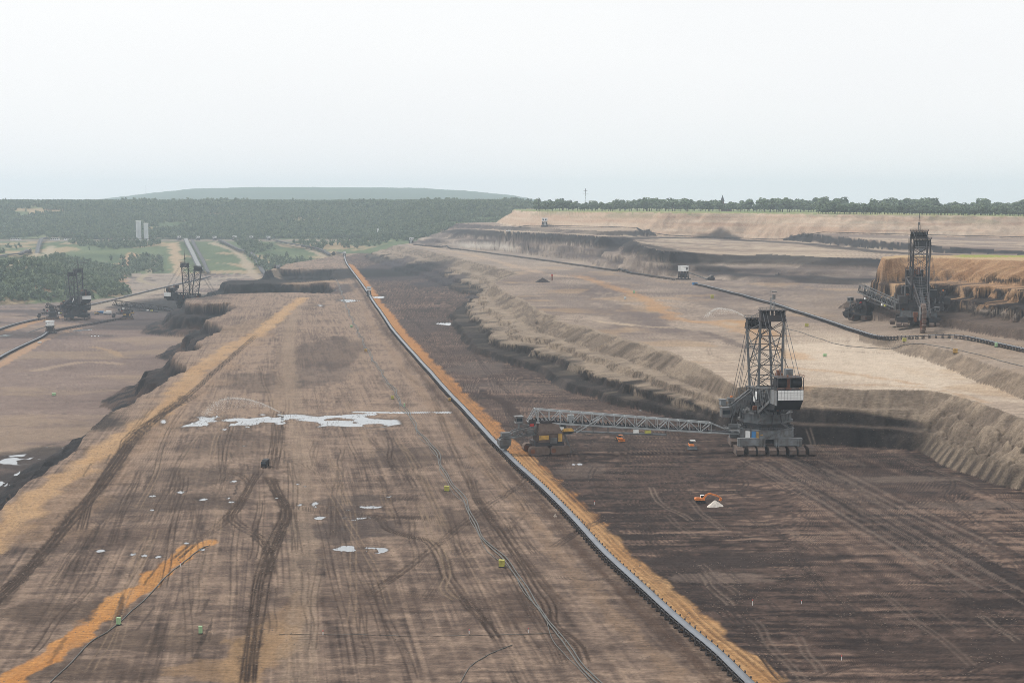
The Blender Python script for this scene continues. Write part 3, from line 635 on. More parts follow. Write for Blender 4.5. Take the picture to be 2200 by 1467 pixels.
for i in range(110):                                   # wheel tracks over the whole left floor
    py = rs.uniform(690, 1467) if i % 3 else rs.uniform(1000, 1467); px = rs.uniform(30, 1250)
    x, y = G(px, py); xr = float(np.interp(y, CY, CX))
    if x > xr - 12 or P_LOW.sd(np.array([x], np.float32), np.array([y], np.float32))[0] > -14: continue
    a = R(rs.gauss(99, 1.5) if i % 9 else rs.uniform(50, 160)); L = rs.uniform(40, 190) * (1 + y / 1500); pts = [(x, y)]
    for k in range(6):
        a += R(rs.gauss(0, .8 if i % 9 else 5)); pts.append((pts[-1][0] + math.cos(a) * L / 6, pts[-1][1] + math.sin(a) * L / 6))
    tracks(pts, DBR if rs.random() < .78 else lin(170, 150, 130), rs.uniform(.2, .65), world=True, seed=i, n=rs.choice((1, 1, 2)), w=.4 + y / 2600)
for i in range(30):                                    # straight dark rows at the left
    px = rs.uniform(90, 560); py = rs.uniform(960, 1440); x, y = G(px, py); a = R(99 + rs.gauss(0, 3)); L = rs.uniform(10, 36)
    if P_LOW.sd(np.array([x], np.float32), np.array([y], np.float32))[0] > -22: continue
    stroke([(x, y), (x + math.cos(a) * L * .5, y + math.sin(a) * L * .5), (x + math.cos(a) * L, y + math.sin(a) * L)], rs.uniform(.8, 2.0), lin(66, 55, 50), rs.uniform(.35, .75), world=True, ragged=.6, soft=.6, seed=i, smooth=2)
# tracks on the right floor
for pts, nn in (([(1180, 1180), (1280, 1120), (1400, 1072), (1480, 1040), (1580, 1010), (1620, 985)], 2), ([(1280, 1125), (1330, 1105), (1420, 1062), (1540, 1035), (1600, 1000)], 1),
                ([(1390, 1205), (1480, 1180), (1560, 1155), (1640, 1140), (1720, 1118)], 1), ([(1560, 1020), (1595, 1030), (1600, 1045), (1580, 1060)], 1), ([(1280, 1000), (1270, 1030), (1285, 1070), (1320, 1095)], 1),
                ([(1450, 1180), (1520, 1240), (1560, 1290), (1600, 1330), (1640, 1400)], 3), ([(1370, 1100), (1400, 1160), (1460, 1220), (1530, 1290), (1620, 1380), (1700, 1467)], 3),
                ([(1080, 860), (1120, 940), (1180, 1010), (1260, 1090), (1330, 1150)], 3), ([(1700, 1175), (1745, 1230), (1790, 1290), (1850, 1350), (1900, 1400)], 1), ([(1240, 930), (1300, 942), (1320, 955), (1310, 975)], 2), ([(1180, 930), (1215, 940), (1240, 960)], 2), ([(1000, 720), (1040, 790), (1100, 850)], 2),
                ([(1700, 1467), (1780, 1440), (1860, 1420), (1950, 1428)], 2), ([(2060, 1450), (2110, 1430), (2150, 1415), (2220, 1410)], 2), ([(870, 680), (900, 700), (930, 740), (960, 760)], 2)):
    tracks(pts, lin(64, 54, 52), .7, n=nn)
for i in range(70):
    px = rs.uniform(1150, 2250); py = rs.uniform(1000, 1467); x, y = G(px, py); xr = float(np.interp(y, CY, CX))
    if x < xr + 16 or P_F1.sd(np.array([x], np.float32), np.array([y], np.float32))[0] > -10: continue
    a = R(rs.gauss(98, 2) if i % 4 else rs.uniform(0, 180)); L = rs.uniform(24, 110); pts = [(x, y)]
    for k in range(5): a += R(rs.gauss(0, 1.5 if i % 4 else 5)); pts.append((pts[-1][0] + math.cos(a) * L / 5, pts[-1][1] + math.sin(a) * L / 5))
    tracks(pts, lin(62, 53, 51) if rs.random() < .55 else lin(150, 136, 126), rs.uniform(.3, .7), world=True, seed=i)
for i in range(26):                                    # long passes of the excavator's crawlers
    f = i / 25; p0 = (1585 + f * 175 + rs.uniform(-3, 3), 985); x, y = G(*p0); a = R(-82 + rs.gauss(0, .6)); L = rs.uniform(170, 290); s0 = rs.uniform(0, 30)
    stroke([(x + math.cos(a) * s0, y + math.sin(a) * s0), (x + math.cos(a) * L * .5, y + math.sin(a) * L * .5), (x + math.cos(a) * L, y + math.sin(a) * L)], rs.uniform(.9, 2.6), lin(70, 60, 58) if i % 2 else lin(140, 126, 118), .6, world=True, ragged=.5, soft=.6, seed=i, smooth=3)
# dark curved windrow
stroke([(1000, 842), (1050, 850), (1080, 862), (1100, 880), (1118, 905), (1130, 930)], 9, lin(70, 56, 52), .9, ragged=.25, soft=.3, seed=13)
# bench top: sand trails and tracks
for pts, wd, cc, al in (([(1240, 592), (1330, 620), (1400, 650), (1440, 680), (1500, 692), (1580, 690), (1660, 720)], 22, lin(204, 158, 108), .6), ([(1480, 690), (1560, 700), (1640, 735), (1720, 770)], 18, lin(206, 164, 118), .5),
                        ([(1250, 640), (1330, 660), (1400, 690), (1440, 712)], 26, lin(112, 100, 100), .55), ([(1500, 712), (1540, 722), (1590, 740), (1640, 752)], 12, lin(110, 98, 96), .7), ([(1690, 790), (1800, 800), (1900, 815), (1980, 826)], 9, lin(196, 160, 122), .6),
                        ([(1720, 830), (1900, 828), (2020, 838), (2120, 865)], 7, lin(192, 160, 126), .5), ([(1290, 690), (1370, 700), (1460, 705)], 14, lin(220, 200, 174), .6), ([(870, 524), (1000, 545), (1100, 570), (1180, 590), (1260, 598)], 24, lin(206, 180, 156), .55),
                        ([(1100, 600), (1200, 612), (1300, 610), (1380, 620)], 40, lin(128, 114, 110), .5), ([(1650, 640), (1740, 660), (1800, 668)], 20, lin(150, 138, 132), .4)):
    stroke(pts, wd, cc, al, z=28, ragged=.7, soft=.7, streak=.3, seed=int(pts[0][0]))
for i in range(40):
    px = rs.uniform(1180, 2150); py = rs.uniform(625, 820); x, y = G(px, py, 28)
    if P_T1.sd(np.array([x], np.float32), np.array([y], np.float32))[0] < 10: continue
    a = R(rs.uniform(60, 190)); L = rs.uniform(30, 120); pts = [(x, y)]
    for k in range(5): a += R(rs.gauss(0, 14)); pts.append((pts[-1][0] + math.cos(a) * L / 5, pts[-1][1] + math.sin(a) * L / 5))
    tracks(pts, lin(122, 106, 96), rs.uniform(.3, .6), world=True, seed=i, w=1.1)
stroke([G(p_, q_ + 4, float(zR2(p_))) for p_, q_ in FOOT3 if 1290 < p_ < 2450], 60, lin(40, 37, 43), .85, world=True, ragged=.5, soft=.5, seed=63)
stroke([(1376, 534), (1450, 545), (1560, 551), (1700, 556), (1850, 560)], 46, lin(40, 37, 42), .8, z=60, ragged=.5, soft=.5, seed=64)
for pts_, wd_b in (([(1120, 590), (1240, 585), (1380, 606), (1520, 628)], 60), ([(1480, 640), (1620, 668), (1760, 690)], 40), ([(1180, 630), (1280, 665), (1390, 672)], 40), ([(1550, 612), (1700, 622), (1850, 640)], 70)):
    stroke(pts_, wd_b, lin(132, 119, 114), .6, z=29, ragged=.7, soft=.7, seed=int(pts_[0][0]) + 1, streak=.3)
# sand roads on the lower floor and the far bank
stroke([(-60, 808), (0, 782), (60, 748), (110, 722), (170, 706)], 16, lin(196, 160, 128), .8, z=Z_LOW, seed=14); stroke([(-40, 728), (30, 706), (80, 690), (130, 682)], 16, lin(190, 150, 112), .85, z=Z_LOW, seed=15)
stroke([(80, 795), (180, 778), (260, 782)], 18, lin(190, 168, 146), .6, z=Z_LOW, seed=16); stroke([(200, 745), (240, 755), (260, 765)], 12, lin(186, 158, 124), .6, z=Z_LOW, seed=17)
stroke([(190, 664), (260, 645), (360, 622), (470, 600), (600, 586)], 44, lin(190, 176, 158), .6, z=Z_LOW, seed=18)
for i in range(20):
    px = rs.uniform(40, 330); py = rs.uniform(760, 930); x, y = G(px, py, Z_LOW); a = R(rs.uniform(-20, 40)); L = rs.uniform(60, 200)
    tracks([(x, y), (x + L * .5 * math.cos(a), y + L * .5 * math.sin(a)), (x + L * math.cos(a), y + L * math.sin(a) + 20)], lin(104, 90, 84), .45, world=True, w=1.4, seed=i)

blob(40, 1050, 60, 90, lin(40, 37, 39), .85, z=Z_LOW, seed=41, k=.4); blob(120, 985, 60, 60, lin(48, 44, 46), .8, z=Z_LOW, seed=42, k=.45); blob(40, 720, 120, 60, lin(70, 64, 66), .7, z=Z_LOW, seed=43); blob(330, 700, 110, 70, lin(66, 60, 62), .6, z=Z_LOW, seed=44)
for pts_, wd_b, cc_ in (([(262, 622), (258, 590), (272, 560), (285, 545)], 36, lin(196, 160, 128)), ([(372, 522), (380, 560), (388, 592)], 34, lin(196, 168, 140)), ([(600, 524), (660, 534), (730, 550)], 26, lin(190, 172, 152)), ([(455, 522), (520, 552), (590, 586)], 26, lin(190, 172, 152)), ([(0, 574), (50, 564), (110, 530)], 34, lin(186, 170, 148)), ([(60, 612), (90, 624), (108, 634)], 26, lin(190, 152, 118)), ([(430, 440), (432, 462)], 24, lin(196, 164, 140)), ([(330, 472), (400, 473)], 24, lin(160, 166, 120)), ([(60, 482), (200, 478)], 60, lin(150, 160, 118)), ([(340, 550), (300, 600), (330, 612)], 18, lin(180, 166, 140))):
    stroke([drop(a_, b_)[:2] for a_, b_ in pts_], wd_b, cc_, .85, world=True, ragged=.6, soft=.6, seed=int(pts_[0][0]))
# ------------------------------------------------------------------ standing water
def pool(pts, width, thr, z=0.0, seed=0, ax=9., ay=5.):
    path = cat(GP(pts, z), 3); r = pdist(path, width)
    if r is None: return
    dm = float(np.mean(path[:, 1])); ay = max(ay, dm * dm / 1.9e5 * 3); ax = max(ax, ay * .9)
    sl, d, sg, al = r; nn = fbm(X2[sl] / ax, Y2[sl] / ay, 400 + seed, 3)
    m = np.minimum((width / 2 * (.75 + .5 * vn(X2[sl] / 8, Y2[sl] / 8, 402 + seed)) - d) / (width * .25), (nn - thr) * 6)
    water[sl] = np.maximum(water[sl], m)
pool([(415, 906), (480, 904), (560, 900), (640, 902), (720, 905), (785, 908)], 42, .485, seed=1, ax=14, ay=7); pool([(450, 892), (540, 890), (640, 892), (700, 894)], 9, .52, seed=2)
pool([(765, 884), (830, 886), (900, 886), (962, 886)], 7, .36, seed=3); pool([(700, 896), (760, 892), (800, 890)], 9, .46, seed=4)
def lens(px, py, rx, ry, z=0.0, seed=0):
    cx, cy = G(px, py, z); r = pdist([(cx - .1, cy), (cx + .1, cy)], max(rx, ry) * 1.6)
    if r is None: return
    sl = r[0]; d = np.hypot((X2[sl] - cx) / rx, (Y2[sl] - cy) / ry) + .9 * (fbm(X2[sl] / (rx * .7), Y2[sl] / (ry * .7), 420 + seed, 3) - .5)
    water[sl] = np.maximum(water[sl], .85 - d)
for px, py, wd in ((533, 916, 4.5), (482, 922, 4), (525, 957, 3), (503, 1034, 4), (388, 1057, 4.6), (437, 1072, 4.6), (497, 1078, 3.6), (328, 1066, 4), (490, 1070, 2.5), (327, 1096, 3), (215, 1183, 4), (285, 1190, 3), (310, 1192, 3), (340, 1195, 3), (400, 1167, 3), (434, 1180, 3), (645, 1083, 3), (594, 1069, 2.5), (1245, 997, 4), (1232, 998, 3), (640, 1040, 2.5), (655, 1045, 2)):
    lens(px, py, wd * .55, wd * .72, seed=px)
pool([(700, 1083), (760, 1088), (790, 1085)], 14, .56, seed=5, ax=5, ay=3); pool([(740, 1178), (780, 1180), (810, 1182)], 9, .5, seed=6, ax=5, ay=3); pool([(780, 1066), (800, 1064), (835, 1066)], 4, .4, seed=7); pool([(690, 1110), (740, 1112), (800, 1114)], 6, .58, seed=8, ax=4, ay=3)
pool([(700, 655), (740, 641), (785, 639)], 60, .56, seed=9, ax=24, ay=16); pool([(830, 641), (900, 640)], 40, .62, seed=10, ax=30, ay=16); pool([(930, 690), (960, 700), (980, 720)], 34, .62, seed=11, ax=10, ay=8); pool([(1300, 872), (1370, 878), (1420, 890)], 16, .62, seed=12, ax=8, ay=6); pool([(1350, 905), (1420, 905)], 8, .58, seed=13); pool([(900, 582), (960, 600)], 60, .66, seed=14, ax=30, ay=30)
for pts, wd, th in (([(40, 985), (100, 980), (150, 965), (180, 952)], 40, .52), ([(0, 1060), (30, 1045), (70, 1030)], 80, .54), ([(-10, 1095), (30, 1068)], 70, .50), ([(10, 1018), (70, 1018)], 24, .5), ([(0, 1030), (40, 1030)], 20, .52), ([(0, 722), (60, 718), (140, 712), (210, 704)], 30, .60), ([(200, 722), (255, 720)], 10, .45), ([(320, 712), (370, 716)], 16, .5), ([(330, 820), (340, 812), (350, 800)], 14, .35)):
    pool(pts, wd, th, z=Z_LOW, seed=int(pts[0][0]) + 20, ax=15, ay=8)
slope_ = on1 | (face > .3) | (w2 > 0) | (oB > 0)
water[slope_] = -1
wetm = water > -.12
mixc(sstep(-.55, 0, water) * .6, lin(70, 60, 56))      # wet soil round the pools
# fine grain on everything
C3 *= (1 + .22 * (fbm(X2 / 1.1, Y2 / 1.6, 191, 2) - .5) * sstep(1500, 700, Y2) + .16 * (n2 - .5))[..., None]
tint = np.ones_like(C3); tint[:] = (.93, .90, .86)
flo = ((T['t1'] <= 0) & (T['tL'] < .02) & ~ob)[..., None]; tint = np.where(flo, np.float32([.83, .775, .72]), tint); tint = np.where(ob[..., None] | T['ridge'][..., None] | fld[..., None], np.float32([1, 1, .95]), tint)
C3 *= tint * .62
np.clip(C3, .005, .9, out=C3)

# ------------------------------------------------------------------ the land as objects of the setting
REG = np.zeros(X2.shape, np.int8)           # 0 pit floor
REG[(T['tL'] > .02) & (T['tL'] < .985)] = 2; REG[T['tL'] >= .985] = 1
REG[on1] = 3; REG[b1] = 4; REG[w2 > 0] = 5; REG[top2 | top3] = 6; REG[wF > 0] = 7; REG[fld] = 8; REG[(oB > 0)] = 9; REG[tpB] = 6
REG[ob] = 10; REG[T['ridge']] = 11; REG[wetm] = 12
NAMES = ['pit_floor', 'lower_pit_floor', 'coal_face', 'bench_slope', 'bench_ground', 'terrace_wall', 'terrace_ground', 'rim_slope', 'field', 'sand_face', 'bank_terrain', 'hills', 'puddle_water']
gm, gt, gb = new_mat('mine_soil')
at = gt.nodes.new('ShaderNodeAttribute'); at.attribute_name = 'soil'
tcg = gt.nodes.new('ShaderNodeTexCoord')
nA = gt.nodes.new('ShaderNodeTexNoise'); nA.inputs['Scale'].default_value = .9; nA.inputs['Detail'].default_value = 8; nA.inputs['Roughness'].default_value = .65
gt.links.new(tcg.outputs['Object'], nA.inputs['Vector'])
rA = gt.nodes.new('ShaderNodeMapRange'); rA.inputs['From Min'].default_value = .36; rA.inputs['From Max'].default_value = .64; rA.inputs['To Min'].default_value = .66; rA.inputs['To Max'].default_value = 1.34
mpB = gt.nodes.new('ShaderNodeMapping'); mpB.inputs['Scale'].default_value = (.16, 1.1, 1.0); gt.links.new(tcg.outputs['Object'], mpB.inputs['Vector'])
nB = gt.nodes.new('ShaderNodeTexNoise'); nB.inputs['Scale'].default_value = 1.0; nB.inputs['Detail'].default_value = 6; gt.links.new(mpB.outputs['Vector'], nB.inputs['Vector'])
avg = gt.nodes.new('ShaderNodeMix'); avg.inputs[0].default_value = .5; gt.links.new(nA.outputs['Fac'], avg.inputs[2]); gt.links.new(nB.outputs['Fac'], avg.inputs[3])
gt.links.new(avg.outputs[0], rA.inputs['Value'])
mm = gt.nodes.new('ShaderNodeVectorMath'); mm.operation = 'SCALE'
gt.links.new(at.outputs['Color'], mm.inputs[0]); gt.links.new(rA.outputs['Result'], mm.inputs['Scale'])
gt.links.new(mm.outputs['Vector'], gb.inputs['Base Color']); gb.inputs['Roughness'].default_value = .95
gb.inputs['Specular IOR Level'].default_value = .15
bp = gt.nodes.new('ShaderNodeBump'); bp.inputs['Strength'].default_value = .6; bp.inputs['Distance'].default_value = .8
gt.links.new(nA.outputs['Fac'], bp.inputs['Height']); gt.links.new(bp.outputs['Normal'], gb.inputs['Normal'])
wm = gm.copy(); wm.name = 'muddy_puddle'; wt = wm.node_tree
gb2 = wt.nodes['Principled BSDF']; ou = [n_ for n_ in wt.nodes if n_.type == 'OUTPUT_MATERIAL'][0]
wb = wt.nodes.new('ShaderNodeBsdfPrincipled'); wb.inputs['Base Color'].default_value = (.27, .285, .30, 1); wb.inputs['Roughness'].default_value = .06; wb.inputs['IOR'].default_value = 1.33
wa = wt.nodes.new('ShaderNodeAttribute'); wa.attribute_name = 'wet'
wr_ = wt.nodes.new('ShaderNodeMapRange'); wr_.inputs['From Min'].default_value = -.04; wr_.inputs['From Max'].default_value = .22
wx_ = wt.nodes.new('ShaderNodeMixShader'); wt.links.new(wa.outputs['Fac'], wr_.inputs['Value']); wt.links.new(wr_.outputs['Result'], wx_.inputs['Fac'])
wt.links.new(gb2.outputs['BSDF'], wx_.inputs[1]); wt.links.new(wb.outputs['BSDF'], wx_.inputs[2]); wt.links.new(wx_.outputs['Shader'], ou.inputs['Surface'])

nc, nr = X2.shape
Zw = Z2.copy()
for k in range(3):                                    # level the water
    pass
Z2 -= .10 * sstep(-.3, .2, water)
idx = np.arange(nc * nr).reshape(nc, nr)
quad = np.stack([idx[:-1, :-1], idx[1:, :-1], idx[1:, 1:], idx[:-1, 1:]], -1).reshape(-1, 4)
Vt = np.stack([X2, Y2, Z2], -1).reshape(-1, 3); Ct = C3.reshape(-1, 3); Wt = water.reshape(-1)
qr = np.sort(REG.reshape(-1)[quad], 1)[:, 2]          # majority-ish region of the face
qr = np.where((REG.reshape(-1)[quad] == 12).sum(1) >= 1, 12, np.where(qr == 12, REG.reshape(-1)[quad].min(1), qr))
def big_mesh(name, V, Q, mat, col=None, smooth=True):
    me = bpy.data.meshes.new(name); me.vertices.add(len(V)); me.vertices.foreach_set('co', V.astype(np.float32).ravel())
    k = Q.shape[1]; me.loops.add(Q.size); me.loops.foreach_set('vertex_index', Q.astype(np.int32).ravel())
    me.polygons.add(len(Q)); me.polygons.foreach_set('loop_start', np.arange(0, Q.size, k, dtype=np.int32)); me.polygons.foreach_set('loop_total', np.full(len(Q), k, np.int32))
    if smooth: me.polygons.foreach_set('use_smooth', np.ones(len(Q), bool))
    me.update(calc_edges=True)
    if col is not None:
        ca = me.color_attributes.new('soil', 'FLOAT_COLOR', 'POINT'); ca.data.foreach_set('color', np.concatenate([col, np.ones((len(col), 1), np.float32)], 1).astype(np.float32).ravel())
    me.materials.append(mat); return me
for r, nm in enumerate(NAMES):
    Q = quad[qr == r]
    if not len(Q): continue
    u, inv = np.unique(Q, return_inverse=True)
    me = big_mesh(nm, Vt[u], inv.reshape(-1, 4), wm if r == 12 else gm, Ct[u])
    if r == 12: wa_ = me.attributes.new('wet', 'FLOAT', 'POINT'); wa_.data.foreach_set('value', Wt[u].astype(np.float32))
    o = bpy.data.objects.new(nm, me); COL.objects.link(o); tag(o, kind='structure')
# ------------------------------------------------------------------ conveyors
def resample(path, step):
    p = np.asarray(path, float); d = np.concatenate([[0], np.cumsum(np.hypot(*np.diff(p, axis=0).T))]); n = max(2, int(d[-1] / step))
    q_ = np.linspace(0, d[-1], n + 1); return np.stack([np.interp(q_, d, p[:, 0]), np.interp(q_, d, p[:, 1])], 1)
def frame_mesh():
    m = MB()
    m.box((0, 0, .18), (3.9, .75, .36))                              # sleeper
    for sx in (-1, 1):
        m.beam((sx * 1.75, -.45, .3), (sx * 1.6, -.3, 2.2), .2, .2); m.beam((sx * 1.75, .45, .3), (sx * 1.6, .3, 2.2), .2, .2); m.beam((sx * 1.7, 0, .8), (sx * 1.7, 0, 1.3), .16, .9); m.beam((sx * 1.55, 0, .5), (sx * .4, 0, 1.7), .14)
        m.beam((sx * .55, 0, 1.8), (sx * 1.75, 0, 2.6), .2, .2); m.box((sx * 1.85, 0, 2.7), (.3, .5, .6))
    m.beam((-1.5, 0, 1.5), (1.5, 0, 1.5), .2, .2)
    return m.mesh('support_frame', 'steel_d')
FRAME = frame_mesh()
def conveyor(px_pts, z, label, nparts, step=4.8, world=None, lift=0.0, frames=True, mat='belt', sc=1.0, hi=0, zfun=None):
    path = cat(world if world is not None else GP(px_pts, z + 2), 6); P = resample(path, step)
    h = terrain(P[:, 0], P[:, 1]); kern = np.ones(9) / 9; hp = np.convolve(np.pad(h, 4, 'edge'), kern, 'valid')
    hp = np.maximum(hp, h - .1) + lift
    root = empty('belt_conveyor', (0, 0, 0)); tag(root, label, 'conveyor', 'belt conveyors of the mine')
    T_ = np.gradient(P, axis=0); T_ /= np.linalg.norm(T_, axis=1)[:, None]; N_ = np.stack([T_[:, 1], -T_[:, 0]], 1)
    def ribbon(prof, name, mt, closed=False, parent=root):
        k = len(prof); V = np.concatenate([np.concatenate([P + N_ * a * sc, (hp + b * sc)[:, None]], 1)[:, None, :] for a, b in prof], 1).reshape(-1, 3)
        n = len(P); kk = k if closed else k - 1; i = np.arange(n - 1)[:, None] * k; j = np.arange(kk)[None, :]; j2 = (j + 1) % k
        Q = np.stack([i + j, i + j2, i + k + j2, i + k + j], -1).reshape(-1, 4)
        o = bpy.data.objects.new(name, big_mesh(name, V, Q, M[mt], smooth=False)); COL.objects.link(o); o.parent = parent; return o
    ribbon([(1.3, 2.72), (.55, 2.1), (-.55, 2.1), (-1.3, 2.72), (-1.3, 2.67), (-.55, 2.05), (.55, 2.05), (1.3, 2.67)], 'belt', mat, True)
    ribbon([(1.1, 1.35), (-1.1, 1.35), (-1.1, 1.28), (1.1, 1.28)], 'return_belt', 'belt_d', True)
    for sx in (-1, 1):
        ribbon([(sx * 1.62, 2.42), (sx * 1.62, 2.2), (sx * 1.8, 2.2), (sx * 1.8, 2.42)], 'side_rail', 'steel_d', True)
    order = np.argsort(P[:, 1])[:nparts]; near = set(order.tolist()); rest = MB()
    if frames:
        fv = [v.co.copy() for v in FRAME.vertices]; ff = [tuple(p.vertices) for p in FRAME.polygons]; bv = []; bf = []
        for i in range(len(P)):
            a = math.atan2(-N_[i][0] * 0 + N_[i][1], N_[i][0])
            if i in near:
                o = bpy.data.objects.new('support_frame', FRAME); COL.objects.link(o); o.parent = root; o.location = (P[i][0], P[i][1], hp[i]); o.rotation_euler = (0, 0, a); o.scale = (sc, sc, sc)
            else:
                ca, sa = math.cos(a) * sc, math.sin(a) * sc; n0 = len(bv)
                bv += [(P[i][0] + v.x * ca - v.y * sa, P[i][1] + v.x * sa + v.y * ca, hp[i] + v.z * sc) for v in fv]; bf += [tuple(k + n0 for k in f) for f in ff]
        if bv:
            rest.v = bv; rest.f = bf; o = rest.build('support_frames', 'steel_d', root); o['kind'] = 'stuff'
    return root
conveyor(CONV, 0, 'long belt conveyor beside the orange sand strip running up the middle of the pit floor', 300)
UP_CONV = [(1490, 608), (1560, 625), (1640, 645), (1700, 660), (1750, 671), (1802, 684), (1880, 706), (1944, 718), (1990, 722), (2035, 724), (2087, 729), (2200, 754), (2330, 784)]
conveyor(UP_CONV[:4] and None, 0, 'curved belt conveyor passing in front of the excavator beside the orange sand face', 160, world=[G(a, b, 30 + 8 * float(sstep(1600, 1900, np.float32(a)))) for a, b in UP_CONV])
conveyor([(888, 525), (1000, 537), (1150, 556), (1300, 577), (1380, 589), (1450, 599)], 28, 'far dark belt conveyor crossing the upper bench towards the wooded bank', 0, step=6, mat='belt_d')
conveyor([(-60, 800), (0, 767), (40, 746), (80, 728), (104, 713)], Z_LOW, 'belt conveyor on the lower pit floor rising to the drive station', 40)
conveyor([(116, 710), (150, 703), (190, 696), (240, 687), (262, 684)], Z_LOW, 'dark belt conveyor behind the drive station on the lower pit floor', 30, mat='belt_d')
conveyor([(-60, 728), (0, 706), (40, 694), (80, 685), (118, 681)], Z_LOW, 'belt conveyor with orange sand beside it left of the far left excavator', 30)
conveyor([(188, 656), (240, 644), (330, 622), (400, 606), (452, 594)], Z_LOW, 'far belt conveyor crossing behind the two left excavators', 0, step=8)
def climb(pts, label, sc=2.2, mat='belt'):
    conveyor(None, 0, label, 0, step=12, world=[drop(a, b, -10)[:2] for a, b in pts], frames=False, sc=sc, mat=mat)
climb([(398, 519), (408, 540), (420, 565), (432, 588)], 'bright belt conveyor climbing the green bank behind the excavator', 4.2, 'steel_l')
climb([(412, 519), (425, 545), (438, 570), (448, 590)], 'dark belt conveyor climbing beside the bright one on the green bank', 3.0, 'belt_d')
climb([(470, 520), (510, 540), (550, 562), (598, 584)], 'dark belt conveyor descending the middle of the green bank', 3.4, 'belt_d')
climb([(590, 522), (640, 532), (690, 542), (738, 551)], 'dark belt conveyor running from the bank to the far end of the pit floor', 3.4, 'belt_d')
climb([(-30, 564), (20, 556), (60, 545), (85, 528), (104, 516)], 'dark belt conveyor rising to the bank road at the far left', 3.6, 'belt_d')
conveyor(None, 0, 'pale collector belt conveyor running level along the bank road past the silos', 0, step=14, world=[(at_depth(p, 516, 4300)[0], 4300 + 8 * math.sin(p * .01)) for p in range(-60, 640, 60)], frames=False, sc=2.8, mat='steel_l')
conveyor(None, 0, 'long dark belt conveyor along the foot of the pale rim slope', 0, step=14, world=[G(a, b + 1.5, float(zR3(a))) for a, b in FOOTF[1:-1]], frames=False, sc=1.9, mat='belt_d')

# ------------------------------------------------------------------ power cables on the floor
def cable(pts, z, label, r=.22, world=False, seed=0, wob=.8, name='power_cable'):
    p = resample(cat(pts if world else GP(pts, z), 6), 3.0); rr = random.Random(seed); ph = rr.random() * 9
    d = np.arange(len(p)) * 3.0; t = np.gradient(p, axis=0); t /= np.linalg.norm(t, axis=1)[:, None]
    o_ = wob * (np.sin(d / 21 + ph) + .6 * np.sin(d / 9 + 2 * ph)); p = p + np.stack([t[:, 1], -t[:, 0]], 1) * o_[:, None]
    zz = terrain(p[:, 0], p[:, 1]); zz = np.maximum(zz, np.convolve(np.pad(zz, 1, 'edge'), np.ones(3) / 3, 'valid')) + r * .8
    m = MB().tube([(a, b, c) for (a, b), c in zip(p, zz)], r, 5); o = m.build(name, 'cable', smooth=True)
    tag(o, label, 'cable'); return o
CAB = [(1310, 1500), (1255, 1444), (1222, 1400), (1198, 1357), (1172, 1320), (1140, 1290), (1110, 1245), (1085, 1212), (1062, 1184), (1035, 1150), (1010, 1108), (985, 1065), (955, 1015), (925, 960), (895, 920), (872, 885), (852, 850), (825, 810), (790, 755), (765, 705), (745, 662), (732, 625), (722, 600)]
for k, (dx, lb) in enumerate(((0, 'thick black power cable winding over the pit floor left of the long conveyor'), (9, 'second black power cable lying just right of the winding one'), (-7, 'thinner black cable lying left of the pair of thick ones'))):
    cable([(a + dx * (b - 440) / 1000, b) for a, b in CAB], 0, lb, (.30, .27, .16)[k], seed=k, wob=(.7, 1.0, 1.2)[k])
cable([(90, 1490), (130, 1445), (190, 1380), (235, 1352), (285, 1308), (330, 1272), (375, 1222), (430, 1180), (450, 1173)], 0, 'dark cable running beside the orange sand tongue at lower left', .2, seed=5, wob=.5)
cable([(980, 1475), (1010, 1430), (1050, 1405), (1100, 1383)], 0, 'short pale cable curving over the floor at the bottom', .14, seed=6, wob=.3)
cable([(560, 1090), (700, 1095), (860, 1100), (1000, 1108)][::-1] and [(600, 1362), (760, 1362), (960, 1364), (1190, 1358)], 0, 'thin cable stretched straight across the floor near the bottom', .09, seed=7, wob=.2)
cable([G(a, b, 36) for a, b in ((1680, 684), (1740, 700), (1820, 722), (1943, 731), (2060, 757), (2140, 775), (2230, 800))], 0, 'dark cable along the pale bench below the curved conveyor', .28, world=True, seed=8, wob=.6)
# ------------------------------------------------------------------ trees
def leaf_mat(name, a, b):
    m, t, bs = new_mat(name); oi = t.nodes.new('ShaderNodeObjectInfo'); n = t.nodes.new('ShaderNodeTexNoise'); n.inputs['Scale'].default_value = .5
    tcn = t.nodes.new('ShaderNodeTexCoord'); t.links.new(tcn.outputs['Object'], n.inputs['Vector'])
    ad = t.nodes.new('ShaderNodeMath'); ad.operation = 'ADD'; t.links.new(n.outputs['Fac'], ad.inputs[0]); t.links.new(oi.outputs['Random'], ad.inputs[1])
    md = t.nodes.new('ShaderNodeMath'); md.operation = 'MULTIPLY'; md.inputs[1].default_value = .55; t.links.new(ad.outputs[0], md.inputs[0])
    r = t.nodes.new('ShaderNodeValToRGB'); r.color_ramp.elements[0].color = (*[float(v) for v in a], 1); r.color_ramp.elements[1].color = (*[float(v) for v in b], 1); r.color_ramp.elements[0].position = .15; r.color_ramp.elements[1].position = .85
    t.links.new(md.outputs[0], r.inputs['Fac']); t.links.new(r.outputs['Color'], bs.inputs['Base Color']); bs.inputs['Roughness'].default_value = .8; bs.inputs['Specular IOR Level'].default_value = .2
    return m
LEAF = leaf_mat('tree_leaves', (.060, .092, .050), (.130, .170, .090)); LEAF2 = leaf_mat('bank_leaves', (.075, .115, .070), (.185, .225, .125))
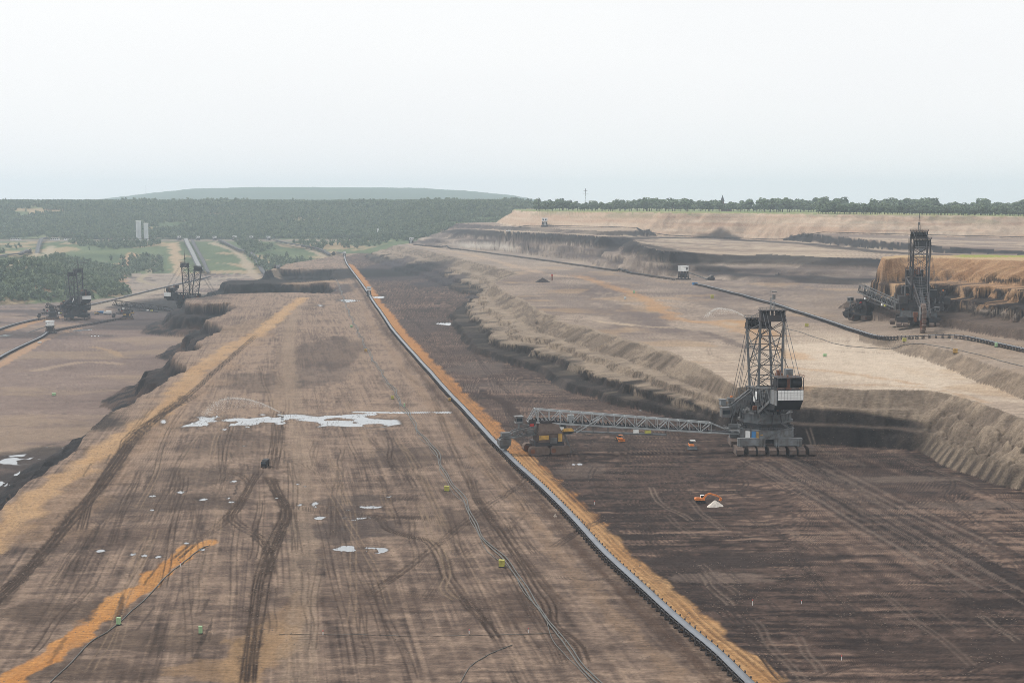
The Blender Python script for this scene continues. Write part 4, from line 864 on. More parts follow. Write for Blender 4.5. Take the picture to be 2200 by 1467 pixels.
def crown_mesh(name, seed, n, mat, wide=1.0, lobes=9):      # unit crown: height 1 from z 0, width about wide
    rr = np.random.RandomState(seed); V = []; Fc = []
    L = []
    for k in range(lobes):
        a = rr.rand() * 6.283; h = rr.uniform(.22, .86); rad = wide * .34 * math.sqrt(max(.05, 1 - (abs(h - .5) / .55) ** 2)) * rr.uniform(.5, 1)
        L.append((math.cos(a) * rad, math.sin(a) * rad, h, rr.uniform(.14, .24)))
    L.append((0, 0, .55, .3))
    for k in range(n):
        cx, cy, cz, r = L[rr.randint(len(L))]; d = rr.normal(size=3); d /= np.linalg.norm(d); q_ = np.array([cx, cy, cz]) + d * np.array([r * wide, r * wide, r]) * rr.uniform(.7, 1.08)
        s_ = rr.uniform(.05, .10); u_ = np.cross(d, rr.normal(size=3)); u_ /= np.linalg.norm(u_) + 1e-6; v_ = np.cross(d, u_) + d * rr.uniform(-.5, .5)
        i = len(V); V += [tuple(q_ + u_ * s_), tuple(q_ + v_ * s_), tuple(q_ - u_ * s_), tuple(q_ - v_ * s_ * 1.1)]; Fc.append((i, i + 1, i + 2, i + 3))
    me = bpy.data.meshes.new(name); me.from_pydata(V, [], Fc); me.materials.append(mat); return me
CROWNS = [crown_mesh('crown', 11 + k, 420, LEAF, (.85, 1.0, .7, 1.15)[k]) for k in range(4)]
def trunk_mesh():
    m = MB(); m.cyl((0, 0, 0), (0, 0, .42), .035, 6, .022)
    for k in range(4):
        a = k * 1.6; m.cyl((0, 0, .26 + .04 * k), (math.cos(a) * .16, math.sin(a) * .16, .5 + .04 * k), .014, 4, .006)
    return m.mesh('trunk', 'bark')
TRUNK = trunk_mesh()
def tree(x, y, z, h, wd, label, group, rr):
    t = empty('field_tree', (x, y, z), rr.random() * 6.28); tag(t, label, 'tree', group)
    o = bpy.data.objects.new('trunk', TRUNK); COL.objects.link(o); o.parent = t; o.scale = (h, h, h)
    o = bpy.data.objects.new('crown', rr.choice(CROWNS)); COL.objects.link(o); o.parent = t; o.location = (0, 0, h * .16); o.scale = (h * wd, h * wd, h * .84)
rr = random.Random(21)
for i in range(150):                                     # nearer hedge row at the right
    px = 1757 + i * 3.3 + rr.uniform(-2.4, 2.4); Y = 3150 + rr.uniform(-40, 90)
    x = (px - 1100) / FPX * Y; h = rr.uniform(15, 23) * (1.15 if rr.random() < .2 else 1)
    tree(x, Y, ground_z(x, Y) - .4, h, rr.uniform(.9, 1.3), 'green tree in the dense dark row along the right rim of the mine', 'trees in the row on the right rim', rr)
for i in range(190):                                     # farther row in the middle
    px = 1150 + i * 5.6 + rr.uniform(-3.5, 3.5); Y = 3800 + rr.uniform(-90, 300); x = (px - 1100) / FPX * Y
    if 1418 < px < 1428: continue
    h = rr.uniform(22, 36) * (.75 + .5 * vn(np.float32([px / 45]), np.float32([0]), 9)[0])
    tree(x, Y, ground_z(x, Y) - .5, h, rr.uniform(.9, 1.35), 'hazy tree in the distant row on the skyline behind the pale rim slope', 'trees in the distant skyline row', rr)
for px, Y, h in ((1940, 3900, 40), (1952, 3900, 36), (1978, 3950, 44), (1988, 3900, 46), (1998, 3920, 44), (2010, 3900, 40), (2150, 3900, 30), (2185, 4000, 36), (2196, 4000, 38), (1690, 4100, 38), (1672, 4100, 32)):
    x = (px - 1100) / FPX * Y
    tree(x, Y, ground_z(x, Y) - .5, h * .95, rr.uniform(.7, .9), 'tall tree rising above the row on the right skyline', 'tall trees above the right skyline row', rr)
# the wood on the bank: one mass
NF = 46000
rn = np.random.RandomState(3); pts = []
def scatter(n, y0, y1, p0, p1):
    Y = np.sqrt(rn.uniform(y0 ** 2, y1 ** 2, n)); p = rn.uniform(p0, p1, n); return (p - 1100) / FPX * Y, Y
xs, ys = scatter(150000, 2450, 6300, -260, 1290)
zz, TT = terrain(xs.astype(np.float32), ys.astype(np.float32), True)
dens = fbm(xs / 190, ys / 190, 501, 4); pxx = TT['px']
Yw = ys + 520 * sstep(780, 960, pxx)
cover = np.where(Yw > 4450, sstep(.24, .34, dens), np.where(TT['g'] > 8, sstep(.28, .38, dens), sstep(.47, .58, dens) * .6))
cover = cover * (1 - (sstep(4215, 4240, Yw) * sstep(4455, 4440, Yw)) * (pxx < 780))
for (a, b), (c, d), wid in (((398, 519), (432, 588), 55), ((412, 519), (448, 590), 40), ((470, 520), (598, 584), 45), ((590, 522), (738, 551), 45), ((60, 545), (104, 516), 60), ((-30, 564), (60, 545), 60), ((375, 525), (385, 590), 40)):
    A0 = np.array(drop(a, b, -10)[:2]); A1 = np.array(drop(c, d, -10)[:2]); D = A1 - A0; tq = np.clip(((xs - A0[0]) * D[0] + (ys - A0[1]) * D[1]) / (D @ D), 0, 1)
    cover = np.where(np.hypot(xs - A0[0] - tq * D[0], ys - A0[1] - tq * D[1]) < wid, 0, cover)
keep = TT['onbank'] & (rn.rand(len(xs)) < cover) & (np.abs(pxx - 300) + np.abs(Yw - 4330) * .2 > 25)
xs, ys, zz = xs[keep][:NF], ys[keep][:NF], zz[keep][:NF]
me = bpy.data.meshes.new('wood'); me.vertices.add(len(xs)); me.vertices.foreach_set('co', np.stack([xs, ys, zz - .5], 1).astype(np.float32).ravel())
fo = bpy.data.objects.new('wood', me); COL.objects.link(fo); tag(fo, 'hazy green wood covering the bank on the far left of the mine', 'wood', kind='stuff')
fc = [crown_mesh('crown', 61 + k, 150, LEAF2, (.9, 1.1, .75)[k], 6) for k in range(3)]
lib = bpy.data.collections.new('crown_library')
for k, cmesh in enumerate(fc): lib.objects.link(bpy.data.objects.new('crown_source', cmesh))
ng = bpy.data.node_groups.new('wood_scatter', 'GeometryNodeTree')
ng.interface.new_socket('Geometry', in_out='INPUT', socket_type='NodeSocketGeometry'); ng.interface.new_socket('Geometry', in_out='OUTPUT', socket_type='NodeSocketGeometry')
N = ng.nodes; gi = N.new('NodeGroupInput'); go = N.new('NodeGroupOutput'); ip = N.new('GeometryNodeInstanceOnPoints'); ci = N.new('GeometryNodeCollectionInfo')
ci.inputs['Collection'].default_value = lib; ci.inputs['Separate Children'].default_value = True; ci.inputs['Reset Children'].default_value = True; ip.inputs['Pick Instance'].default_value = True
rot = N.new('FunctionNodeRandomValue'); rot.data_type = 'FLOAT_VECTOR'; rot.inputs[0].default_value = (0, 0, 0); rot.inputs[1].default_value = (0, 0, 6.28)
scl = N.new('FunctionNodeRandomValue'); scl.data_type = 'FLOAT_VECTOR'; scl.inputs[0].default_value = (9, 9, 9); scl.inputs[1].default_value = (18, 18, 19)
m2p = N.new('GeometryNodeMeshToPoints')
lk = ng.links.new; lk(gi.outputs[0], m2p.inputs['Mesh']); lk(m2p.outputs['Points'], ip.inputs['Points']); lk(ci.outputs[0], ip.inputs['Instance']); lk(rot.outputs[0], ip.inputs['Rotation']); lk(scl.outputs[0], ip.inputs['Scale']); lk(ip.outputs[0], go.inputs[0])
md = fo.modifiers.new('scatter', 'NODES'); md.node_group = ng

# bigger crowns that break the skyline of the bank
xs2, ys2 = scatter(1500, 5300, 5650, -200, 1180); pq = 1100 + FPX * xs2 / ys2; kp = rn.rand(len(xs2)) < sstep(.35, .7, fbm(pq / 60, 0 * pq, 511, 3)); xs2, ys2 = xs2[kp], ys2[kp]
z2_ = terrain(xs2.astype(np.float32), ys2.astype(np.float32)); me2 = bpy.data.meshes.new('skyline_wood'); me2.vertices.add(len(xs2)); me2.vertices.foreach_set('co', np.stack([xs2, ys2, z2_ - .5], 1).astype(np.float32).ravel())
fo2 = bpy.data.objects.new('skyline_wood', me2); COL.objects.link(fo2); tag(fo2, 'uneven row of taller trees on the crest of the wooded bank', 'wood', kind='stuff')
ng2 = ng.copy(); [n_ for n_ in ng2.nodes if n_.bl_idname == 'FunctionNodeRandomValue'][1].inputs[0].default_value = (14, 14, 14); [n_ for n_ in ng2.nodes if n_.bl_idname == 'FunctionNodeRandomValue'][1].inputs[1].default_value = (30, 30, 27)
fo2.modifiers.new('scatter', 'NODES').node_group = ng2
# clods and stones strewn over the near floor
xc_, yc_ = scatter(90000, 375, 1050, -60, 2260); dn_ = fbm(xc_ / 16, yc_ / 22, 521, 3); kp = rn.rand(len(xc_)) < (.08 + .9 * sstep(.5, .68, dn_)); xc_, yc_ = xc_[kp][:26000], yc_[kp][:26000]
zc_ = terrain(xc_.astype(np.float32), yc_.astype(np.float32)); kp = (zc_ > -3) & (zc_ < 26); xc_, yc_, zc_ = xc_[kp], yc_[kp], zc_[kp]
me3 = bpy.data.meshes.new('soil_clods'); me3.vertices.add(len(xc_)); me3.vertices.foreach_set('co', np.stack([xc_, yc_, zc_ - .05], 1).astype(np.float32).ravel())
fo3 = bpy.data.objects.new('soil_clods', me3); COL.objects.link(fo3); tag(fo3, 'small clods of soil strewn over the pit floor', 'clods', kind='stuff')
lib2 = bpy.data.collections.new('clod_library'); M['clod'] = simple('clod_soil', (92, 78, 68), .95, 0, .45, .05); M['clod_l'] = simple('clod_pale', (104, 90, 79), .95, 0, .3, .05)
for k in range(3):
    rq = np.random.RandomState(k); V = [tuple(np.array(p) * rq.uniform(.6, 1.1)) for p in ((1, 0, 0), (0, 1, 0), (-1, 0, 0), (0, -1, 0), (.1, .1, .7), (.7, .7, .1), (-.7, .6, .1), (-.6, -.7, .1), (.7, -.7, .1))]
    lib2.objects.link(bpy.data.objects.new('clod_source', MB().add(V, [(0, 5, 4), (5, 1, 4), (1, 6, 4), (6, 2, 4), (2, 7, 4), (7, 3, 4), (3, 8, 4), (8, 0, 4)]).mesh('clod', 'clod' if k < 2 else 'clod_l')))
ng3 = ng.copy(); [n_ for n_ in ng3.nodes if n_.bl_idname == 'GeometryNodeCollectionInfo'][0].inputs['Collection'].default_value = lib2
rv_ = [n_ for n_ in ng3.nodes if n_.bl_idname == 'FunctionNodeRandomValue'][1]; rv_.inputs[0].default_value = (.12, .12, .12); rv_.inputs[1].default_value = (.5, .5, .42)
fo3.modifiers.new('scatter', 'NODES').node_group = ng3
# ------------------------------------------------------------------ the hazy air
hz = MB().box((0, 8820, 186), (22400, 17760, 468)).build('haze', None)
tag(hz, 'pale summer haze filling the air over the mine', 'haze', kind='stuff')
hm = bpy.data.materials.new('haze_air'); hm.use_nodes = True; ht = hm.node_tree; ht.nodes.clear()
ho = ht.nodes.new('ShaderNodeOutputMaterial'); pv = ht.nodes.new('ShaderNodeVolumePrincipled')
pv.inputs['Color'].default_value = (.75, .885, 1.0, 1); pv.inputs['Density'].default_value = HAZE; pv.inputs['Anisotropy'].default_value = 0.25
ht.links.new(pv.outputs['Volume'], ho.inputs['Volume']); hz.data.materials.append(hm)
# ------------------------------------------------------------------ bucket wheel excavators
def RZ(a): return Matrix.Rotation(a, 4, 'Z')
CRAWLER = [(-7.6, 1.6), (-7.0, .5), (-5.6, 0), (5.6, 0), (7.0, .5), (7.6, 1.6), (7.2, 3.1), (5.8, 4.0), (-5.8, 4.0), (-7.2, 3.1)]
def crawler(parent, x, y, X, w_=3.7, s=1.0):
    m = MB().side([(y + a * s, b * s) for a, b in CRAWLER], x - w_ / 2, x + w_ / 2)
    for k in range(13):                               # track plates stand proud of the belt
        m.box((x, y + (-5.4 + k * .9) * s, 4.05 * s), (w_ + .1, .62 * s, .22))
        if k < 4:
            m.box((x, y - (7.55 - .08 * k) * s, (1.0 + k * .62) * s), (w_ + .1, .3, .42 * s)); m.box((x, y + (7.55 - .08 * k) * s, (1.0 + k * .62) * s), (w_ + .1, .3, .42 * s))
    c = m.build('crawler', 'track', parent, X)
    for e in (-1, 1): MB().cyl((x - w_ / 2 - .12, y + e * 5.6 * s, 2 * s), (x + w_ / 2 + .12, y + e * 5.6 * s, 2 * s), 1.25 * s, 12).build('drive_wheel', 'steel_d', c, X)
    return c
def truss(m, a0, a1, b0, b1, n, w_=.4, cross=True):   # lattice between two chords
    a0, a1, b0, b1 = map(Vector, (a0, a1, b0, b1))
    for i in range(n + 1):
        f = i / n; p = a0.lerp(a1, f); q_ = b0.lerp(b1, f); m.beam(p, q_, w_ * .8)
        if i < n:
            g = (i + 1) / n; p2 = a0.lerp(a1, g); q2 = b0.lerp(b1, g)
            if i % 2: m.beam(p, q2, w_)
            else: m.beam(q_, p2, w_)
            if cross: (m.beam(q_, p2, w_) if i % 2 else m.beam(p, q2, w_))
def rail(m, pts, h=1.2, step=2.2, w_=.12):
    pts = [Vector(p) for p in pts]
    for a, b in zip(pts[:-1], pts[1:]):
        n = max(1, int((b - a).length / step)); up = Vector((0, 0, h)); m.beam(a + up, b + up, w_); m.beam(a + up * .5, b + up * .5, w_ * .8)
        for i in range(n + 1): p = a.lerp(b, i / n); m.beam(p, p + up, w_)
def bwe(label, pos, base_rot, yaw, loader_xy, zend, rear_row, mast, wheel_z=11.0, boom_z=27.0, over=10.0, dark=False):
    S = 'steel' if not dark else 'steel_d'; SL_ = 'steel_l' if not dark else 'steel'
    far = pos[1] > 1800; S = 'black' if far else S; SL_ = 'steel_d' if far else SL_
    root = empty('bucket_wheel_excavator', pos); tag(root, label, 'excavator', 'bucket wheel excavators'); Xb = RZ(base_rot); Xu = RZ(yaw)
    # undercarriage
    for x in rear_row: crawler(root, x, -14, Xb)
    for x in (-15.5, -10.2, 10.2, 15.5): crawler(root, x, 15, Xb)
    for x0, x1 in ((-17.5, -2.5), (2.5, 17.5)):
        m = MB().box(((x0 + x1) / 2, -14, 6.6), (x1 - x0, 3.2, 4.2)); m.box(((x0 + x1) / 2, -15.65, 8.55), (x1 - x0 + .4, .5, .4)); m.box(((x0 + x1) / 2, -15.65, 4.7), (x1 - x0 + .4, .4, .3))
        for x in (x0 + .8, x0 + 2.2, x1 - 2.2, x1 - .8): m.box((x, -15.9, 5.6), (.55, .7, 6.2))
        m.build('bogie_girder', SL_ if not dark else S, root, Xb)
    for e in (-1, 1): MB().box((e * 12.8, 15, 6.2), (9, 4, 4)).beam((e * 12.8, 15, 7.2), (e * 7, 4, 8), 3, 2.4).build('bogie_girder', S, root, Xb)
    MB().prism(ngon(11, 10), 5.0, 8.2).build('undercarriage_core', 'steel_d', root, Xb)
    m = MB().prism(ngon(15.6, 8, .5), 8.3, 12.6); m.prism(ngon(16.2, 8, .5), 12.62, 13.0); m.prism(ngon(16.0, 8, .5), 8.0, 8.28)
    for i in range(8):
        a = 2 * math.pi * (i + .5) / 8; m.beam((15.75 * math.cos(a), 15.75 * math.sin(a), 8.3), (15.75 * math.cos(a), 15.75 * math.sin(a), 12.6), .35)
    lp = m.build('lower_platform', SL_, root, Xb)
    m = MB(); rg = [(15.9 * math.cos(2 * math.pi * (i + .5) / 8), 15.9 * math.sin(2 * math.pi * (i + .5) / 8), 13.0) for i in range(9)]; rail(m, rg); m.build('railing', S, lp, Xb)
    if not dark:
        for xx, ww, mt in ((-11.6, 2.6, 'white'), (-8.6, 2.3, 'blue'), (-6.6, 1.3, 'yellow'), (-4.4, 1.4, 'yellow')):
            MB().box((xx, -14.62 + (.0 if xx > -6.4 else (-xx - 6.2) * .42), 10.4 if ww > 1.35 else 10.2), (ww, .25, 3.6 if ww != 1.4 else .5), R(0 if xx > -6.4 else -26)).build('door_panel', mt, lp, Xb)
    m = MB().cyl((0, 0, 13.02), (0, 0, 16.2), 13.2, 28)
    for i in range(28):
        a = 2 * math.pi * i / 28; m.beam((13.3 * math.cos(a), 13.3 * math.sin(a), 13.1), (12.9 * math.cos(a), 12.9 * math.sin(a), 16.1), .3, .5)
    m.build('turntable_ring', 'steel_d', root, Xb)
    # superstructure
    m = MB().prism(ngon(15.2, 8, .5), 16.3, 17.6); m.prism(ngon(14.2, 8, .5), 17.62, 21.0); m.prism(ngon(15.0, 8, .5), 21.02, 21.5)
    for i in range(40):
        a = 2 * math.pi * i / 40; r_ = 14.2 * math.cos(math.pi / 8) / math.cos((a % (math.pi / 4)) - math.pi / 8); m.beam((r_ * math.cos(a), r_ * math.sin(a), 17.6), (r_ * math.cos(a), r_ * math.sin(a), 21), .35, .5)
    up_ = m.build('slewing_platform', S, root, Xu)
    m = MB(); rail(m, [(14.7 * math.cos(2 * math.pi * (i + .5) / 8), 14.7 * math.sin(2 * math.pi * (i + .5) / 8), 21.5) for i in range(9)]); m.build('railing', S, up_, Xu)
    m = MB().box((-3, 3, 26), (9, 14, 9)); m.box((-3, 3, 30.7), (9.6, 14.6, .4)); m.box((4.5, 0, 24.5), (5, 10, 6)); m.build('machinery_house', 'black', root, Xu)  # black colour stands in for the shaded gaps inside the superstructure
    for sx in (-1, 1):
        m = MB(); x = sx * 7.4
        m.beam((x, 12, 22), (x, -10, 22), .9); m.beam((x, 12, 34), (x, -12, 36), .9); truss(m, (x, 12, 22), (x, -10, 22), (x, 12, 34), (x, -12, 36), 5, .55)
        m.beam((x, -10, 22), (x, -30, 31), 1.0, 1.6); m.beam((x, -12, 36), (x, -32, 38.6), .8, 1.0); truss(m, (x, -10, 22), (x, -30, 31), (x, -12, 36), (x, -30, 38), 3, .5, False)
        m.build('side_frame', S, root, Xu)
    m = MB()
    for y, z in ((-12, 36), (-6, 36), (0, 35), (8, 34), (-20, 37), (-10, 24), (-20, 28)): m.beam((-7.4, y, z), (7.4, y, z), .6)
    for i in range(9): m.box((-8.1, 10 - i * 2.4, 26 + (i % 3) * 2.6), (.5, 1.6, 1.5)); m.box((8.1, 9 - i * 2.4, 25 + (i % 4) * 2.3), (.5, 1.4, 1.7))
    m.build('cross_girder', 'steel_d', root, Xu)
    for k, (x, y, z, a, b, c) in enumerate(((-10.5, -9, 31.5, .2, 2.6, 4.2), (-10.5, -5.4, 29.2, .2, 2.2, 3.4))): MB().box((x + 2.2, y, z), (a, b, c)).build('sign_board', 'white', root, Xu)
    rc = random.Random(int(abs(pos[0])) + 3); mats_ = ['steel_d', 'black', S, 'rust', 'steel_d']
    for k in range(80 if dark else 70):
        x = rc.choice((-1, 1)) * rc.uniform(3, 9); y = rc.uniform(-22, 12); z = 22 + rc.random() * (11 if y > -10 else 5) + max(0, (-y - 10) * .5); MB().box((x, y, z), (rc.uniform(.6, 2.6), rc.uniform(.8, 3.4), rc.uniform(.6, 2.8))).build('equipment_box', rc.choice(mats_), root, Xu)
    for k in range(16):
        a = rc.uniform(0, 6.28); r_ = rc.uniform(13.4, 15); z = rc.choice((13.2, 21.6)); MB().box((r_ * math.cos(a), r_ * math.sin(a), z + .8), (1.6, 1.2, 1.6), a).build('deck_locker', rc.choice(mats_), root, Xb)
    for k in range(8):
        x = rc.uniform(-9, 9); MB().cyl((x, rc.uniform(-16, -8), 16.5), (x + rc.uniform(-2, 2), rc.uniform(-14, -10), 25), .28, 6).build('pipe', rc.choice(('steel_d', S)), root, Xu)
    if dark:
        for x, y, z, a, b, c in ((-14, 2, 16.5, 10, 12, 5), (14, 0, 16, 9, 12, 4.4), (-15, -8, 21, 6, 6, 4), (13, 8, 22, 7, 7, 5), (-10, 9, 27, 6, 8, 6), (10, -6, 29, 6, 8, 6)): MB().box((x, y, z), (a, b, c)).box((x, y, z + c / 2 + .15), (a + .8, b + .8, .3)).build('deck_house', rc.choice(('black', 'steel_d', S)), root, Xu)
        for x in (-19, -16, 16, 19):
            m = MB(); truss(m, (x, -8, 13.2), (x, 8, 13.2), (x, -7, 22 + rc.uniform(0, 5)), (x, 7, 20), 4, .45); m.build('side_lattice', SL_, root, Xu)
        for x in (-12, 5, 12): MB().cyl((x, 9, 19), (x, 9, rc.uniform(27, 33)), .7, 8).build('exhaust_pipe', SL_, root, Xu)
    # counterweight
    cwt = MB().side([(-41, 38.2), (-41, 33), (-40, 32), (-35.5, 27.2), (-20, 25.4), (-20, 34), (-29, 36.5), (-29, 38.2)], -7.1, 7.1).build('counterweight', 'black', root, Xu)
    bm_ = MB().box((0, 0, 0), (1.6, .5, 1.22)); bm_.box((0, -.3, 0), (1.25, .16, .9)); bme = bm_.mesh('ballast_block', 'white')
    for i in range(8):
        for j in range(4):
            o = bpy.data.objects.new('ballast_block', bme); COL.objects.link(o); o.parent = cwt; p = Xu @ Vector((-6.05 + i * 1.73, -41.25, 33.65 + j * 1.32)); o.location = p; o.rotation_euler = (0, 0, yaw)
    MB().box((-7.35, -36, 34), (.4, 10, 7.6)).build('side_plate', SL_, cwt, Xu); m = MB(); rail(m, [(-7, -41, 38.3), (7, -41, 38.3), (7, -29, 38.3)], 1.3); rail(m, [(-7, -41, 44.8), (7.4, -41, 44.8), (7.4, -31, 44.8)], 1.3); m.build('railing', 'rust' if not dark else S, cwt, Xu)
    for x0, x1 in ((-6.4, -1.2), (2.6, 7.2)):
        m = MB().cyl((x0, -35, 41.6), (x1, -35, 41.6), 2.7, 18); m.cyl((x0 - .2, -35, 41.6), (x0, -35, 41.6), 3.1, 18); m.cyl((x1, -35, 41.6), (x1 + .2, -35, 41.6), 3.1, 18); m.build('winch_drum', 'black', root, Xu)
    m = MB().box((.4, -35, 41.4), (1.6, 4, 6.2)); m.box((-.6, -37.6, 42.5), (.6, 1.2, 7)); m.build('winch_gear', 'rust', root, Xu)
    m = MB(); [m.beam((x, y, 38.3), (x, y, 44.7), .35) for x in (-7, 0, 7.2) for y in (-40.5, -31)]; m.box((.1, -35.7, 44.75), (14.6, 10.4, .1)); m.build('winch_frame', 'steel_d', root, Xu)
    MB().box((3.6, -27, 45.6), (4.0, 3.4, 4.6)).box((3.6, -27, 42), (1.2, 1.2, 3)).build('equipment_cabin', SL_, root, Xu)
    m = MB().box((-1.4, -26, 43.6), (3.2, 3.4, 4)).box((-1.8, -26.5, 46.4), (2.2, 2.0, 1.8)); m.build('hoist_motor', 'rust', root, Xu)
    # towers
    def tower(yb, zb, yt, zt, hh, sgn):
        t = empty('tower', (0, 0, 0)); t.parent = root; hw = 6.6
        for sx in (-1, 1): MB().cyl((sx * (hw - .3), yb, zb), (sx * hw, yt, zt), .72, 10).build('tower_leg', S if dark else 'steel', t, Xu)
        m = MB(); n = int((zt - zb) / 7.2); pt = lambda f, sx: Vector((sx * hw, yb + (yt - yb) * f, zb + (zt - zb) * f))
        for i in range(n + 1):
            m.beam(pt(i / n, -1), pt(i / n, 1), .42)
            if i < n:
                m.beam(pt(i / n, -1), pt((i + .5) / n, 0), .36); m.beam(pt((i + .5) / n, 0), pt((i + 1) / n, 1), .36); m.beam(pt(i / n, 1), pt((i + .5) / n, 0), .36); m.beam(pt((i + .5) / n, 0), pt((i + 1) / n, -1), .36)
        m.build('bracing', 'steel_d', t, Xu)
        m = MB().box((0, yt, zt + .5), (14.6, 4.6, 1.3)); m.box((0, yt, zt + hh - .3), (14.8, 4.2, .5)); m.box((0, yt + sgn * 2.0, zt + hh * .32), (14, .3, hh * .42))
        for i in range(7): m.box((-6.6 + i * 2.2, yt, zt + hh / 2), (.35, 3.8, hh - 1.2))
        h = m.build('tower_head', 'steel_d' if not dark else 'black', t, Xu)
        for i in range(6):
            if i in (2, 3) and sgn < 0 and not dark: continue
            MB().cyl((-6.1 + i * 2.2, yt, zt + hh * .55), (-4.8 + i * 2.2, yt, zt + hh * .55), 1.95, 14).build('sheave', 'black', h, Xu)
        m = MB(); rail(m, [(-7.4, yt - 2.4, zt + hh), (7.4, yt - 2.4, zt + hh), (7.4, yt + 2.4, zt + hh), (-7.4, yt + 2.4, zt + hh), (-7.4, yt - 2.4, zt + hh)], 1.2); m.build('railing', S, h, Xu)
        return t
    t1_ = tower(-6, 24, -9, 72, 6.2, -1); tower(7, 23, 15, 66, 6.2, 1)
    m = MB()
    for sx in (-1, 1):
        P_ = lambda f: Vector((sx * 6.6, -6 - 3 * f, 24 + 48 * f)); Q_ = lambda f: Vector((sx * 6.6, 7 + 8 * f, 23 + 43 * f))
        for i, (f, g_) in enumerate(((.25, .25), (.5, .5), (.75, .75), (.97, .97))): m.beam(P_(f), Q_(g_), .34)
        for a, b in ((.05, .5), (.5, .97)): m.beam(P_(a), Q_(b), .36); m.beam(Q_(a), P_(b), .36)
    m.build('tie_bracing', S, root, Xu)
    m = MB(); [m.beam((7.5, -8.6 + .02 * i, 40 + i * 1.2), (8.5, -8.6, 40 + i * 1.2), .12) for i in range(26)]; m.beam((7.6, -7, 38), (7.6, -9, 72), .16); m.beam((8.4, -7, 38), (8.4, -9, 72), .16); m.beam((7.4, -7, 52), (10.2, -7, 46), .3); m.beam((10.2, -7, 46), (7.8, -6.8, 38), .3); m.build('ladder', S, root, Xu)
    if mast == 'box':
        m = MB().beam((-.9, -9, 78), (-.9, -9, 85), .45); m.beam((.9, -9, 78), (.9, -9, 83), .45); [m.beam((-.9, -9, 78 + i * 1.6), (.9, -9, 79.2 + i * 1.6), .2) for i in range(4)]; m.box((.6, -9, 85.2), (1.6, 1.4, 2.6)); m.box((.8, -9, 88.0), (2.6, 1.5, .7)); m.beam((-1.4, -9, 82), (-1.4, -9, 89), .14); m.build('signal_mast', SL_, root, Xu)
    else:
        m = MB().cyl((-.7, -9, 78), (-.1, -9, 92), .28, 6, .16); m.cyl((.9, -9, 78), (.1, -9, 92), .28, 6, .16); m.cyl((0, -9, 91), (0, -9, 96.5), .16, 6, .08); m.box((.3, -9, 84), (1.6, 1.2, 2.2)); m.build('signal_mast', SL_, root, Xu)
        if mast == 'crane': MB().beam((-6, -9, 86), (16, -9, 87), .5).beam((0, -9, 84), (0, -9, 90), .4).beam((0, -9, 90), (14, -9, 87), .15).build('jib_crane', 'steel_d', root, Xu)
    # wheel boom
    BL = 66.0; zb = boom_z; zt_ = wheel_z
    boom = empty('wheel_boom', (0, 0, 0)); boom.parent = root
    for sx in (-1, 1):
        m = MB(); a0 = (sx * 5.2, 10, zb - 2); a1 = (sx * 2.7, BL, zt_ - .5); b0 = (sx * 5.2, 10, zb + 5); b1 = (sx * 2.7, BL - 3, zt_ + 3); m.beam(a0, a1, .8); m.beam(b0, b1, .8); truss(m, a0, a1, b0, b1, 10, .4, False); m.build('boom_girder', S, boom, Xu)
    m = MB()
    for i in range(12):
        f = (i + .5) / 12; y = 10 + (BL - 12) * f; h_ = 5.0 - 2.4 * f; z = zb + 5 + (zt_ + 3 - zb - 5) * f; m.beam((-h_, y, z), (0, y + 2.4, z - .3), .4); m.beam((0, y + 2.4, z - .3), (h_, y, z), .4)
    m.build('boom_bracing', SL_, boom, Xu)
    MB().side([(10, zb), (BL - 2, zt_ + .6), (BL - 2, zt_ + .2), (10, zb - .4)], -1.6, 1.6).build('boom_belt', 'belt_d', boom, Xu)
    wc = Vector((3.6, BL + 4, zt_)); wr = 9.0
    m = MB(); n = 32
    for i in range(n):
        a = 2 * math.pi * i / n; b = 2 * math.pi * (i + 1) / n
        m.beam(wc + Vector((0, wr * math.cos(a), wr * math.sin(a))), wc + Vector((0, wr * math.cos(b), wr * math.sin(b))), 2.6, 1.3)
        if i % 4 == 0: m.beam(wc, wc + Vector((0, wr * math.cos(a), wr * math.sin(a))), .9)
    m.cyl(wc - Vector((1.6, 0, 0)), wc + Vector((1.6, 0, 0)), 2.4, 14); wh = m.build('bucket_wheel', 'rust' if dark else 'steel_d', root, Xu)
    bk = MB().add([(-1.5, -1.2, 0), (1.5, -1.2, 0), (1.5, 1.2, .2), (-1.5, 1.2, .2), (-1.6, -1.5, 2.4), (1.6, -1.5, 2.4), (1.3, .5, 1.7), (-1.3, .5, 1.7)], [(3, 2, 1, 0), (0, 1, 5, 4), (1, 2, 6, 5), (2, 3, 7, 6), (3, 0, 4, 7), (4, 5, 6, 7)]); bkm = bk.mesh('bucket', 'track')
    for i in range(18):
        a = 2 * math.pi * i / 18; o = bpy.data.objects.new('bucket', bkm); COL.objects.link(o); o.parent = wh
        o.matrix_local = Xu @ Matrix.Translation(wc) @ Matrix.Rotation(a, 4, 'X') @ Matrix.Translation((0, 0, wr + .4))
    MB().side([(BL - 6, zt_ - 2), (BL + 8, zt_ - 1), (BL + 10, zt_ + 4), (BL + 2, zt_ + 9.5), (BL - 3, zt_ + 8)], 5.4, 6.2).build('wheel_guard', SL_, root, Xu)
    m = MB().box((8.6, BL - 4, zt_ + 2.5), (3.4, 4, 3.4)); m.box((8.6, BL - 4, zt_ - 1.2), (2.2, 2.2, 4)); m.build('wheel_drive', 'rust', root, Xu)
    m = MB().box((-8.6, BL - 12, zt_ + 6), (3.2, 4.2, 3.2)); m.box((-8.6, BL - 12, zt_ + 7.8), (3.8, 4.8, .3)); m.beam((-7, BL - 12, zt_ + 7.6), (-3, BL - 12, zt_ + 6), .5); cb = m.build('operator_cab', SL_, root, Xu)
